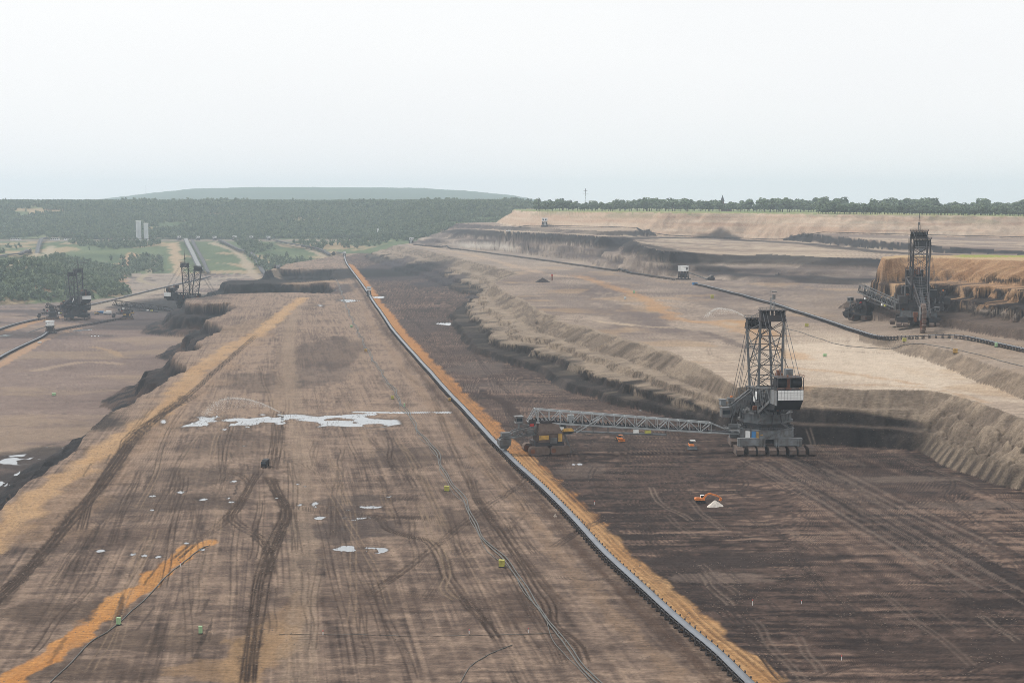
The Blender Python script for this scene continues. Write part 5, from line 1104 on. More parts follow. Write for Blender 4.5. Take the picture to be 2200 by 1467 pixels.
    MB().box((-8.6, BL - 9.85, zt_ + 6.4), (2.8, .1, 1.8)).build('window', 'glass', cb, Xu)
    # side gantry on the left with the second cab
    m = MB(); truss(m, (-8, 4, 33), (-20, 3, 24), (-8, 4, 25), (-20, 3, 18.4), 6, .5); m.beam((-8, 4, 33), (-20, 3, 24), .8); m.beam((-8, 4, 25), (-20, 3, 18.4), .8); truss(m, (-8, -1, 33), (-20, 0, 24), (-8, -1, 25), (-20, 0, 18.4), 6, .5); m.beam((-8, -1, 33), (-20, 0, 24), .8); m.build('side_gantry', S, root, Xu)
    m = MB().box((-22.4, 1.5, 21), (5, 5, 5)); m.box((-22.4, 1.5, 23.7), (5.6, 5.6, .3)); m.beam((-20, 1.5, 18), (-20, 1.5, 27), .9); m.box((-19.6, 1.5, 28), (3.4, 3.4, 2.2)); cb = m.build('operator_cab', S, root, Xu)
    MB().box((-22.4, -1.05, 21.4), (4.2, .1, 2.2)).build('window', 'glass', cb, Xu); MB().box((-19.2, 1.5, 29.6), (1.2, 1.0, 1.0)).build('warning_lamp', 'orange', cb, Xu)
    m = MB().box((-18.5, -2, 12.6), (10, 6, .4)); rail(m, [(-23.4, -4.9, 12.8), (-13.6, -4.9, 12.8)], 1.3); rail(m, [(-23.4, -4.9, 12.8), (-23.4, 1, 12.8)], 1.3); m.box((-19, -2.5, 13.9), (5, 2, 2)); m.beam((-15, -2, 12.4), (-11, 0, 17), .5); m.beam((-20, 0, 12.8), (-18, 1, 20), .4); m.build('service_platform', S, root, Xu)
    m = MB()                                          # zigzag stairs up the rear of the body
    for k, (xa_, xb_, za_, zb_) in enumerate(((-4, 4, 8.4, 13), (10, 4, 13.1, 17), (-10, -3, 17, 21.5), (-3, -8.6, 21.6, 27), (-8.8, -8.8, 27, 33))):
        y_ = -15.4 - .2 * k if k < 4 else -12; y2 = y_ if k < 4 else -4; m.beam((xa_, y_, za_), (xb_, y2, zb_), .2, 1.0); m.beam((xa_, y_ - .4, za_ + 1.1), (xb_, y2 - .4, zb_ + 1.1), .1)
    m.build('stairs', S, root, Xu)
    # ropes
    def ropes(name, pairs):
        for a, b in pairs: MB().beam(Vector(a), Vector(b), .22).build(name, 'rope', root, Xu)
    ropes('rope', [((x, 17, 70), (x * .5, BL - 8, zt_ + 4)) for x in (-5.5, -3.2, 3.2, 5.5)]); ropes('rope', [((x, -11, 77), (x, -38, 44)) for x in (-6, -4, 4, 6)]); ropes('rope', [((x, -9, 78), (x, 15, 72)) for x in (-5, 5)]); ropes('rope', [((x, 13, 68), (x - 8, 6, 25)) for x in (-6.6, -5.8)])
    # discharge bridge to the loading unit
    BM_ = 'steel_b' if not dark else SL_
    L0 = Vector((loader_xy[0] - pos[0], loader_xy[1] - pos[1], 0)); Ln = L0.length + over; Xg = RZ(math.atan2(L0.y, L0.x)); br = empty('discharge_bridge', (0, 0, 0)); br.parent = root
    z0, x0 = 9.0, 15.0; zz = lambda x: z0 + (zend - z0) * (x - x0) / (Ln - x0); hh = lambda x: 4.9 + 2.1 * (x - x0) / (Ln - x0)
    xs_ = list(np.linspace(x0 + 16, Ln, max(8, int((Ln - x0 - 16) / 5.6))))
    for sy in (-1, 1):
        m = MB(); y = sy * 2.7; m.beam((x0, y * .5, z0), (xs_[0], y, zz(xs_[0])), .7); m.beam((xs_[0], y, zz(xs_[0])), (Ln, y, zz(Ln)), .7, .8); m.beam((xs_[0], y, zz(xs_[0]) + hh(xs_[0])), (Ln - 4, y, zz(Ln - 4) + hh(Ln)), .6); m.beam((x0 + 2, y * .6, z0 + .4), (xs_[0], y, zz(xs_[0]) + hh(xs_[0])), .5); m.build('bridge_chord', BM_, br, Xg)
        m = MB()
        for i, x in enumerate(xs_[:-1]):
            x2 = xs_[i + 1]; m.beam((x, y, zz(x)), (x, y, zz(x) + hh(x)), .3); a, b = ((x, y, zz(x)), (x2, y, zz(x2) + hh(x2))) if i % 2 else ((x, y, zz(x) + hh(x)), (x2, y, zz(x2)))
            if i == len(xs_) - 2: b = (Ln - 4 if b[2] > zz(x2) + 1 else Ln, y, b[2])
            m.beam(a, b, .38)
        m.beam((Ln - 4, y, zz(Ln) + hh(Ln)), (Ln, y, zz(Ln)), .5); m.beam((Ln - 4, y, zz(Ln) + hh(Ln)), (Ln - 5.5, y, zz(Ln)), .4); m.build('bridge_lattice', BM_, br, Xg)
    m = MB()
    for i, x in enumerate(xs_): m.beam((x if x < Ln - 4 else Ln - 4, -2.7, zz(x) + hh(x)), (x if x < Ln - 4 else Ln - 4, 2.7, zz(x) + hh(x)), .3); m.beam((x, -2.7, zz(x)), (x, 2.7, zz(x)), .4)
    m.build('bridge_cross_beam', BM_, br, Xg)
    MB().add([(x0, -1.3, z0 + 1.0), (x0, 1.3, z0 + 1.0), (Ln - 2, 1.3, zz(Ln - 2) + 1.0), (Ln - 2, -1.3, zz(Ln - 2) + 1.0), (x0, -1.3, z0 + .5), (x0, 1.3, z0 + .5), (Ln - 2, 1.3, zz(Ln - 2) + .5), (Ln - 2, -1.3, zz(Ln - 2) + .5)], [(0, 1, 2, 3), (7, 6, 5, 4), (0, 4, 5, 1), (1, 5, 6, 2), (2, 6, 7, 3), (3, 7, 4, 0)]).build('bridge_belt', 'belt_d', br, Xg)
    m = MB(); n = int((Ln - x0 - 18) / 2.2)
    for i in range(n): x = x0 + 18 + i * 2.2; m.box((x, 2.1, zz(x) + 1.4), (.5, .9, 1.5)); m.box((x, -2.1, zz(x) + 1.4), (.5, .9, 1.5))
    o = m.build('idler_brackets', 'black', br, Xg); o['kind'] = 'stuff'
    m = MB(); xa, xb = Ln * .42, Ln - 12; za = lambda x: zz(x) - 3.0 - 1.6 * (x - xa) / (xb - xa)
    for y in (-1.8, 1.8): m.beam((xa, y, za(xa)), (xb, y, za(xb)), .5, .7)
    for i in range(9): x = xa + (xb - xa) * i / 8; m.beam((x, -1.8, za(x)), (x, 1.8, za(x)), .3); m.beam((x, 1.8, za(x)), (x, 1.8, zz(x)), .25); m.beam((x, -1.8, za(x)), (x, -1.8, zz(x)), .25)
    m.box(((xa + xb) / 2, 0, za((xa + xb) / 2) + .25), (.1, .1, .1)); m.beam((xa, 0, za(xa) + .3), (xb, 0, za(xb) + .3), 3.0, .16); m.build('hanging_walkway', S, br, Xg)
    for x, mt, sz in ((Ln * .5, 'ygreen', (3.5, 1.2, 1.6)), (Ln * .55, 'white', (3.0, 1.4, 1.8)), (Ln * .86, 'white', (2.6, 1.4, 1.8))): MB().box((x, (-2.4 if L0.x > 0 else 2.4), za(x) + 1.7), sz).build('switch_cabinet', mt, br, Xg)
    MB().box((Ln * .82, 0, zz(Ln * .82) + 2.8), (3.4, 3.6, 4.4)).build('transfer_house', BM_, br, Xg)
    MB().beam((Ln * .70, 3.2, zz(Ln * .70) + 4.5), (Ln * .80, 3.4, za(Ln * .80)), .5).beam((Ln * .70, -3.2, zz(Ln * .70) + 4.5), (Ln * .80, -3.4, za(Ln * .80)), .5).build('bridge_strut', BM_, br, Xg)
    return root

def loader(label, pos, arm, zbridge, dark=False, panels=True):     # arm: heading of the discharge arm
    S = 'steel' if not dark else 'steel_d'; root = empty('loading_unit', pos); tag(root, label, 'loading unit', 'crawler loading units'); X = RZ(arm)   # +x points along the arm
    for x, y in ((4.5, -5.2), (4.5, 5.2), (-5, -5.2), (-5, 5.2)):
        m = MB(); XX = X @ Matrix.Translation((x, y, 0)); m.side([(a * .62, b * .95) for a, b in CRAWLER], -1.7, 1.7); m.v = [(b, a, c) for a, b, c in m.v]; c = m.build('crawler', 'track', root, XX)
        MB().cyl((3.2, -1.85, 1.9), (3.2, 1.85, 1.9), 1.1, 10).build('drive_wheel', 'rust', c, XX)
    MB().box((-.5, 0, 4.6), (13, 11, 1.6)).build('chassis', 'steel_d', root, X)
    m = MB().prism([(-6.5, -5), (4.5, -5), (4.5, 5), (-6.5, 5)], 5.42, 9.2); m.prism([(-6.9, -5.6), (4.9, -5.6), (4.9, 5.6), (-6.9, 5.6)], 9.22, 9.5); m.prism([(-6.5, -5), (4.5, -5), (4.5, 5), (-6.5, 5)], 9.52, 13.6, [(-4.5, -3), (3.5, -3), (3.5, 3), (-4.5, 3)])
    for k in range(7):
        for sy in (-1, 1): m.box((-6 + k * 1.7, sy * 5.12, 7.3), (.22, .25, 3.6))
    for k in range(5): m.box((4.62, -4 + k * 2, 7.3), (.25, .22, 3.6))
    rail(m, [(-6.7, -5.4, 9.5), (4.7, -5.4, 9.5), (4.7, 5.4, 9.5), (-6.7, 5.4, 9.5), (-6.7, -5.4, 9.5)], 1.1)
    b = m.build('hopper_house', 'track' if not dark else S, root, X)
    for x_, y_, z_, q1, q2, q3 in ((-8.5, -2, 11, 2.4, 2.6, 4.6), (6.5, 0, 14.2, 3, 3.4, 2.2), (-2, 5.9, 6.2, 3, 1.2, 2.2), (8, 2.6, 10.2, 2.4, 1.6, 2.0), (-3, -6, 6.4, 2.6, 1.4, 2.4), (14.5, 1.6, 9.6, 1.6, 1.2, 1.6)): MB().box((x_, y_, z_), (q1, q2, q3)).build('equipment_box', S if z_ < 12 else 'steel_d', root, X)
    if panels:
        for x, y, a, c, d, e in ((2.2, 5.2, 4.4, .2, 2.0, 7.6), (-5.3, 5.2, 1.9, .2, 3.6, 7.4), (2.2, -5.2, 4.4, .2, 2.0, 7.6), (-5.3, -5.2, 1.9, .2, 3.6, 7.4)): MB().box((x, y, e), (a, c, d)).build('hatch', 'yellow', b, X)
        MB().box((-9.2, 3, 10.0), (5.4, 3.6, .5)).box((-9.2, 3, 10.6), (4.4, 2.8, .7)).build('gangway_roof', 'yellow', root, X)
    m = MB().box((-9, 0, 8.6), (5, 8, .4)); rail(m, [(-11.4, -3.9, 8.8), (-11.4, 3.9, 8.8), (-6.6, 3.9, 8.8)], 1.2); rail(m, [(-11.4, -3.9, 8.8), (-6.6, -3.9, 8.8)], 1.2); m.beam((-10.5, 4.6, .1), (-7.5, 4.6, 8.6), .5, 1.0); m.build('stair_platform', S, root, X)
    m = MB().prism(ngon(4, 8, .5), 13.7, 14.8); [m.beam((3 * math.cos(a), 3 * math.sin(a), 14.8), (2.4 * math.cos(a), 2.4 * math.sin(a), zbridge - .8), .5) for a in (.8, 2.4, 3.9, 5.5)]; m.build('bridge_support', 'steel_d', root, X)
    m = MB()
    for y in (-1.8, 1.8):
        m.beam((4.6, y, 8.4), (21, y, 7.2), .5); m.beam((4.6, y, 12.4), (14, y, 10.6), .4); m.beam((14, y, 10.6), (21, y, 7.2), .35); truss(m, (5, y, 8.4), (14, y, 7.7), (5, y, 12.3), (14, y, 10.6), 3, .35)
    m.beam((4.6, 0, 8.2), (20.5, 0, 7.0), 2.6, .3); m.build('discharge_arm', S, root, X)
    m = MB().prism([(16.8, -2.4), (21.6, -2.4), (21.6, 2.4), (16.8, 2.4)], 4.2, 6.9, [(16.4, -2.8), (22, -2.8), (22, 2.8), (16.4, 2.8)]); m.prism([(17.8, -1.4), (20.6, -1.4), (20.6, 1.4), (17.8, 1.4)], 2.6, 4.2, [(17, -2.2), (21.4, -2.2), (21.4, 2.2), (17, 2.2)]); m.build('feed_chute', S, root, X)
    m = MB().box((18.5, 0, 8.9), (4, 3, 1.8)); m.build('drive_motor', SL2 if False else S, root, X)
    m = MB().box((11.5, -3.6, 14.6), (3.2, 3, 3)); m.box((11.5, -3.6, 16.3), (3.8, 3.6, .3)); m.beam((11.5, -3.6, 9.5), (11.5, -3.6, 13.1), .7); m.beam((7, -2.5, 12), (11.5, -3.6, 12.9), .5); cb = m.build('operator_cab', 'steel_l', root, X)
    for e, (a, c) in (((0, -1.55), (2.6, .1)), ((0, 1.55), (2.6, .1)), ((-1.65, 0), (.1, 2.4)), ((1.65, 0), (.1, 2.4))): MB().box((11.5 + e, -3.6 + a, 14.9), (c if False else (2.6 if a else .1), (2.4 if not a else .1), 1.5)).build('window', 'glass', cb, X) if False else None
    MB().box((11.5, -5.15, 14.9), (2.6, .1, 1.5)).build('window', 'glass', cb, X); MB().box((13.15, -3.6, 14.9), (.1, 2.4, 1.5)).build('window', 'glass', cb, X); MB().box((11.5, -2.05, 14.9), (2.6, .1, 1.5)).build('window', 'glass', cb, X)
    MB().box((6.8, 1.5, 12.9), (1.6, 1.2, 1.2)).build('hydraulic_unit', 'red', root, X)
    return root

# the excavator in the middle
ex = drop(1643, 966); ld = drop(1172, 972, 0)
ROW = (-17, -10.4, -5.4, .8, 5.8, 11.6, 16.4, 22.2)
bwe('grey bucket wheel excavator with white ballast wall standing on the near pit floor', ex, 0, R(8), ld, 17.5, ROW, 'box', wheel_z=13, boom_z=28)
cvx = lambda y: float(np.interp(y, CY, CX))
def heading(p, q_): return math.atan2(q_[1] - p[1], q_[0] - p[0])
loader('dusty loading unit with yellow hatches feeding the long conveyor beside the orange sand', ld, heading(ld, (cvx(ld[1] - 6), ld[1] - 6)), 14).scale = (1.22, 1.22, 1.22)
# the excavator facing the camera on the right
ex2 = drop(1972, 700); ld2 = drop(1856, 688)
bwe('dark bucket wheel excavator facing the camera in front of the orange sand face', ex2, R(166), R(170), ld2, 19.5, (-19, -12.4, -7.4, -1.2, 3.8, 9.6, 14.4, 20.2), 'pole', wheel_z=11.5, boom_z=30, dark=True)
loader('dark loading unit left of the excavator in front of the orange sand face', ld2, R(222), 14, dark=True, panels=False).scale = (1.3, 1.3, 1.3)
# the two in the lower pit on the left
exA = (*G(166, 686, Z_LOW), Z_LOW); exA = (exA[0], exA[1], ground_z(exA[0], exA[1])); ldA = drop(112, 686)
bwe('hazy bucket wheel excavator farthest left on the lower pit floor', exA, R(10), R(38), ldA, 18, (-15.5, -10.2, 10.2, 15.5), 'crane', dark=True)
loader('hazy loading unit beside the farthest left excavator', ldA, R(200), 17, dark=True, panels=False)
xB, yB = G(410, 684, Z_LOW); exB = (xB, yB, ground_z(xB, yB)); ldB = drop(272, 686)
bwe('hazy bucket wheel excavator standing behind the dark coal bank of the lower pit', exB, R(10), R(-36), ldB, 20, (-15.5, -10.2, 10.2, 15.5), 'pole', dark=True).scale = (1.1, 1.1, 1.1)
loader('hazy loading unit with yellow hatch on the lower pit floor under the lattice bridge', ldB, R(190), 18, dark=True)

# ------------------------------------------------------------------ drive stations of the conveyors
def station(label, px, py, w_, h, rot=0.0, z=None, xyz=None):
    p = xyz or drop(px, py); root = empty('drive_station', p, rot); tag(root, label, 'drive station', 'conveyor drive stations'); s = w_ / 8.0; k = h / 15.0
    MB().box((0, 0, .7 * k), (9 * s, 12 * s, 1.4 * k)).build('pontoon', 'steel_d', root)
    m = MB()
    for x in (-3.4, 3.4):
        for y in (-4, 4): m.beam((x * s, y * s, 1.4 * k), (x * .85 * s, y * .8 * s, 9 * k), .7 * s)
        truss(m, (x * s, -4 * s, 1.4 * k), (x * s, 4 * s, 1.4 * k), (x * .85 * s, -3.2 * s, 9 * k), (x * .85 * s, 3.2 * s, 9 * k), 2, .45 * s)
    m.box((0, 0, 5 * k), (5.4 * s, 6 * s, 5 * k)); m.box((0, 0, 9 * k), (8.6 * s, 9.4 * s, .4 * k)); m.build('steel_base', 'steel_d', root)
    m = MB().box((0, 0, 12 * k), (7.2 * s, 7.6 * s, 5.4 * k)); hs = m.build('house', 'white', root); MB().prism([(-4 * s, -4.2 * s), (4 * s, -4.2 * s), (4 * s, 4.2 * s), (-4 * s, 4.2 * s)], 14.75 * k, 15.2 * k).build('roof', 'concrete', hs)
    for x in (-1.9, 1.4): MB().box((x * s, -3.85 * s, 12 * k), (1.7 * s, .12, 2.6 * k)).build('window', 'glass', hs)
    m = MB()
    for x in (-1.2, 1.2): m.beam((x * s, -4 * s, 8.4 * k), (x * s, -24 * s, 2.0), .5 * s)
    m.beam((0, -4 * s, 8.2 * k), (0, -24 * s, 1.9), 2.2 * s, .3); m.build('belt_ramp', 'steel', root)
    return root
station('white drive station house where the long conveyor bends on the pit floor', 793, 636, 7, 14, R(8)); station('small far white drive station at the end of the long conveyor', 740, 551, 8, 13, R(6))
station('large white drive station on the upper bench at the head of the curved conveyor', 1468, 601, 12, 20, R(60)); station('pale drive station at the end of the conveyor on the lower pit floor', 108, 716, 10, 17, R(-58))
station('small hazy drive station at the wooded end of the upper bench', 884, 523, 12, 16); station('hazy drive station on the terrace below the pale rim slope', 1170, 487, 15, 20)
for k, (p, lb) in enumerate(((385, 'leftmost'), (425, 'second from left'), (461, 'third from left'), (504, 'third from right'), (540, 'second from right'), (577, 'rightmost'))):
    x, y, z = at_depth(p, 512, 4345); station('white drive house on the bank road, %s of six beside the silos' % lb, 0, 0, 11, 13, xyz=(x, y, ground_z(x, y)))

# ------------------------------------------------------------------ vehicles
def tracks_part(root, x, w_, L, h):
    prof = [(-L / 2, h * .45), (-L / 2 + h * .3, 0.03), (L / 2 - h * .3, 0.03), (L / 2, h * .45), (L / 2 - h * .25, h), (-L / 2 + h * .25, h)]
    t = MB().side(prof, x - w_ / 2, x + w_ / 2).build('crawler', 'rubber', root)
    for y in np.linspace(-L / 2 + h * .5, L / 2 - h * .5, 4): MB().cyl((x - w_ / 2 - .04, y, h * .5), (x + w_ / 2 + .04, y, h * .5), h * .33, 10).build('road_wheel', 'steel_d', t)
def digger(label, p, rz):
    root = empty('crawler_digger', p, rz); tag(root, label, 'digger')
    for x in (-1.25, 1.25): tracks_part(root, x, .7, 4.6, 1.0)
    MB().box((0, 0, .9), (1.8, 2.4, .5)).cyl((0, 0, 1.1), (0, 0, 1.4), .9, 14).build('undercarriage', 'rubber', root)
    m = MB().side([(-2.9, 1.45), (1.5, 1.4), (1.7, 1.8), (1.6, 2.25), (-2.6, 2.5), (-3.0, 2.2)], -1.45, 1.45); m.box((.6, -1.6, 2.55), (1.4, 1.6, .25)); b = m.build('body', 'orange', root); MB().cyl((.8, -1.6, 2.5), (.8, -1.6, 3.2), .09, 6).build('exhaust', 'rubber', b)
    cb = MB().side([(-.1, 1.9), (1.75, 1.8), (1.85, 2.6), (1.35, 3.45), (-.1, 3.45)], -1.4, -.3).build('cab', 'glass', root); MB().box((-.85, .65, 3.53), (1.25, 1.7, .14)).box((-.85, -.1, 2.7), (1.14, .12, 1.6)).build('roof', 'white', cb)
    m = MB(); pts = [(0, .9, 1.9), (0, 2.6, 3.9), (0, 4.2, 4.4), (0, 7.0, 3.5)]; [m.beam(a, c, .62, .8) for a, c in zip(pts[:-1], pts[1:])]; m.build('boom', 'orange', root); MB().beam((.35, 1.6, 2.0), (.35, 3.2, 3.7), .18).beam((-.35, 1.6, 2.0), (-.35, 3.2, 3.7), .18).build('boom_cylinder', 'steel_l', root)
    MB().beam((0, 6.7, 3.75), (0, 9.1, 2.2), .5, .65).build('stick', 'orange', root); MB().beam((0, 4.4, 4.85), (0, 6.6, 4.1), .2).build('stick_cylinder', 'steel_l', root)
    MB().side([(8.7, 2.3), (9.5, 2.2), (9.6, 1.3), (8.9, .9), (8.2, 1.2), (8.5, 1.6)], -.6, .6).build('bucket', 'orange', root); return root
def dozer(label, p, rz, mat='orange', s=1.0, wheel=False):
    root = empty('wheel_loader' if wheel else 'bulldozer', p, rz); root.scale = (s, s, s); tag(root, label, 'loader' if wheel else 'bulldozer')
    if wheel:
        for x in (-1.1, 1.1):
            for y in (-1.6, 1.6): o = MB().cyl((x - .35, y, .85), (x + .35, y, .85), .85, 14).build('wheel', 'rubber', root); MB().cyl((x - .38, y, .85), (x + .38, y, .85), .4, 10).build('rim', 'yellow', o)
    else:
        for x in (-1.25, 1.25): tracks_part(root, x, .75, 4.2, 1.25)
    MB().side([(-2.6, .8), (2.2, .8), (2.3, 1.9), (.4, 2.15), (-2.4, 2.1)], -.95, .95).build('body', mat, root); cb = MB().side([(-1.5, 2.1), (.3, 2.1), (.1, 3.3), (-1.4, 3.3)], -.85, .85).build('cab', 'glass', root); MB().box((-.65, 0, 3.37), (2.1, 2.0, .14)[:2] + (.14,)).build('roof', 'white' if not wheel else mat, cb)
    MB().side([(2.9, .15), (3.2, .1), (3.05, .8), (3.2, 1.5), (2.95, 1.5), (2.8, .8)], -2.0, 2.0).build('blade' if not wheel else 'bucket', 'steel_l' if not wheel else mat, root)
    for x in (-1.3, 1.3): MB().beam((x, .5, .8), (x, 2.95, .6), .22).build('push_arm', mat, root)
    MB().cyl((.35, 1.3, 2.0), (.35, 1.3, 2.8), .1, 6).build('exhaust', 'rubber', root); return root
def truck(label, p, rz, mat='white', body='white', s=1.0, cargo=True):
    root = empty('truck', p, rz); root.scale = (s, s, s); tag(root, label, 'truck')
    for x in (-.95, .95):
        for y in (-1.9, 1.9): o = MB().cyl((x - .18, y, .5), (x + .18, y, .5), .5, 12).build('wheel', 'rubber', root); MB().cyl((x - .2, y, .5), (x + .2, y, .5), .24, 8).build('rim', 'steel_l', o)
    MB().box((0, 0, .75), (1.7, 6, .35)).build('chassis', 'steel_d', root); cb = MB().side([(1.0, .95), (3.0, .95), (3.1, 1.7), (2.7, 2.6), (1.0, 2.6)], -1.05, 1.05).build('cab', mat, root); MB().side([(2.85, 1.75), (3.12, 1.75), (2.76, 2.45), (2.6, 2.45)], -.9, .9).build('windscreen', 'glass', cb)
    if cargo: MB().box((0, -1.1, 1.9), (2.1, 3.9, 1.9)).box((0, -1.1, 2.9), (2.2, 4.0, .1)).build('load_body', body, root)
    return root
digger('orange crawler digger reaching over a white sand heap on the right pit floor', drop(1506, 1081), R(-88))
dozer('orange wheel loader parked under the lattice bridge', drop(1331, 948), R(200), 'orange', 1.05, True); dozer('orange bulldozer facing the camera below the end of the lattice bridge', drop(1485, 964), R(182), 'orange', 1.35)
truck('dark sprinkler truck standing alone in the middle of the pit floor', drop(570, 1003), R(175), 'black', 'black', 1.25)
dozer('small yellow bulldozer right of the farthest left excavator', drop(208, 676), R(120), 'yellow', 1.5); truck('small blue truck right of the farthest left excavator', drop(217, 674), R(80), 'blue', 'blue', 1.5); truck('long white truck between the two left excavators', drop(231, 676), R(85), 'white', 'white', 2.0)
truck('tiny white van beside the conveyor on the lower pit floor', drop(85, 738), R(60), 'white', 'white', .9); dozer('dark small bulldozer on the upper bench right of the large drive station', drop(1528, 602), R(60), 'steel_d', 2.0); truck('white truck on the bench left of the pale rim', drop(1092, 500), R(90), 'white', 'white', 1.6)

# ------------------------------------------------------------------ cable cabinets, posts, heaps
def cabinet(label, px, py, mat, w_, h):
    p = drop(px, py); root = empty('cable_cabinet', p, R(rr.uniform(-15, 15))); tag(root, label, 'cabinet', 'cable cabinets on the mine floor')
    MB().box((0, 0, .15), (w_ * 1.15, w_ * .9, .3)).build('skid', 'steel_d', root); b = MB().box((0, 0, .3 + h / 2), (w_, w_ * .7, h)).build('housing', mat, root); MB().box((0, 0, .3 + h + .06), (w_ * 1.08, w_ * .78, .12)).build('roof', mat, b)
    for e in (-1, 1): MB().box((e * w_ * .25, -w_ * .36, .3 + h * .5), (w_ * .44, .05, h * .84)).build('door', mat, b)
for lb, a, b, c, d, e in (('yellow cable cabinet standing on the winding cables, nearest of them', 1078, 1219, 'ygreen', 2.0, 2.3), ('yellow-green cable cabinet left of the winding cables below the sheet of water', 960, 1056, 'ygreen', 2.2, 2.2),
    ('yellow cabinet left of the winding cables just above the sheet of water', 843, 858, 'ygreen', 1.9, 2.0), ('slim green cabinet right of the winding cables above the sheet of water', 869, 874, 'lgreen', 1.0, 2.0), ('orange yellow cabinet on the cables halfway up the floor', 786, 755, 'yellow', 2.4, 2.0), ('bright green cabinet left of the cables far up the floor', 755, 703, 'lgreen', 2.6, 1.8),
    ('pale green cabinet beside the orange sand tongue', 255, 1344, 'lgreen', 1.3, 2.0), ('pale green cabinet right of the orange sand tongue near the bottom', 431, 1361, 'lgreen', 1.1, 2.1), ('yellow cabinet on the bench beside the tower of the near excavator', 1733, 702, 'ygreen', 3.0, 2.4), ('yellow cabinet below the curved conveyor in front of the facing excavator', 1943, 734, 'ygreen', 2.6, 2.2),
    ('orange yellow cabinet below the curved conveyor at the right', 2052, 759, 'yellow', 2.8, 2.6), ('pale green cabinet beside the curved conveyor at the right edge', 2140, 746, 'lgreen', 1.6, 2.6), ('pale cabinet on the dark patch of the upper bench', 1343, 643, 'concrete', 2.2, 2.6), ('pale cabinet farthest back on the upper bench', 1362, 630, 'lgreen', 2.2, 2.6), ('sand coloured cabinet on the upper bench left of the near excavator mast', 1530, 641, 'ygreen', 3.2, 3.6), ('green cabinet lying low on the pale sand of the bench', 1772, 766, 'lgreen', 2.2, 1.6), ('yellow cabinet close to the long conveyor above the loading unit', 966, 862, 'yellow', 1.6, 1.8), ('tiny green cabinet on the lower pit floor', 116, 850, 'lgreen', 3.0, 2.0)):
    cabinet(lb, a, b, c, d, e)
def heap(name, label, px, py, r, h, mat, seed, cat_):
    p = drop(px, py); rn_ = np.random.RandomState(seed); V = []; Fc = []; n, k = 26, 9
    for j in range(k):
        f = j / (k - 1)
        for i in range(n):
            a = 2 * math.pi * i / n; q_ = r * (1 - f) * (1 + .22 * math.sin(2 * a + seed) + .12 * math.sin(5 * a + 2 * seed) + rn_.uniform(-.06, .06)); V.append((q_ * math.cos(a), q_ * math.sin(a) * .8, -.3 + (h + .3) * (f ** .85) + rn_.uniform(-.05, .05) * h))
    for j in range(k - 1):
        for i in range(n): Fc.append((j * n + i, j * n + (i + 1) % n, (j + 1) * n + (i + 1) % n, (j + 1) * n + i))
    o = MB().add(V, Fc).build(name, mat, smooth=False); o.location = p; tag(o, label, cat_)
heap('sand_heap', 'white sand heap below the bucket of the orange digger', 1536, 1089, 3.4, 3.0, 'sandw', 1, 'heap'); heap('spoil_heap', 'small black spoil heap on the far upper bench', 1166, 607, 9, 6.5, 'coalheap', 2, 'heap'); heap('boulder', 'round pale boulder left of the long conveyor', 1193, 1110, .9, 1.5, 'stone', 3, 'boulder'); heap('spoil_heap', 'small dark spoil cone in the bay of the bench slope', 1016, 640, 12, 5, 'coalheap', 4, 'heap')
heap('boulder', 'pale boulder beside the curved conveyor at the right', 2045, 731, 1.6, 1.8, 'stone', 6, 'boulder')
o = MB().box((0, 0, 1.5), (7, 3, 3)).box((0, 0, 3.05), (7.2, 3.2, .12)).build('storage_container', 'blue'); o.location = drop(1493, 612); tag(o, 'blue container beside the conveyor below the large drive station', 'container')
def post(label, px, py, h, mat='white', r=.12):
    root = empty('marker_post', drop(px, py)); tag(root, label, 'post', 'marker posts'); MB().cyl((0, 0, -.1), (0, 0, h * .75), r, 6).build('stake', mat, root); MB().cyl((0, 0, h * .75), (0, 0, h), r * 1.3, 6).build('cap', 'red', root)
for lb, a, b, h in (('white marker post on the floor left of the cables near the bottom', 1008, 1363, 1.5), ('white marker post at the bottom of the floor right of the haul track', 694, 1366, 1.5), ('white marker post beside the cables above the bottom', 1135, 1362, 1.5), ('white marker post on the dark floor right of the sand strip', 1617, 1300, 2.0), ('white marker post on the right floor below the dark patch', 1722, 1297, 1.4), ('white marker post right of the conveyor near the loading unit', 1277, 1085, 1.8), ('white post on the orange sand tongue edge', 388, 1218, 2.0), ('white marker post on the right floor near the bottom', 1808, 1420, 1.5), ('rusty marker post beside the black spoil heap', 1186, 603, 9)):
    post(lb, a, b, h, 'rust' if h > 5 else 'white', .12 if h < 5 else .9)

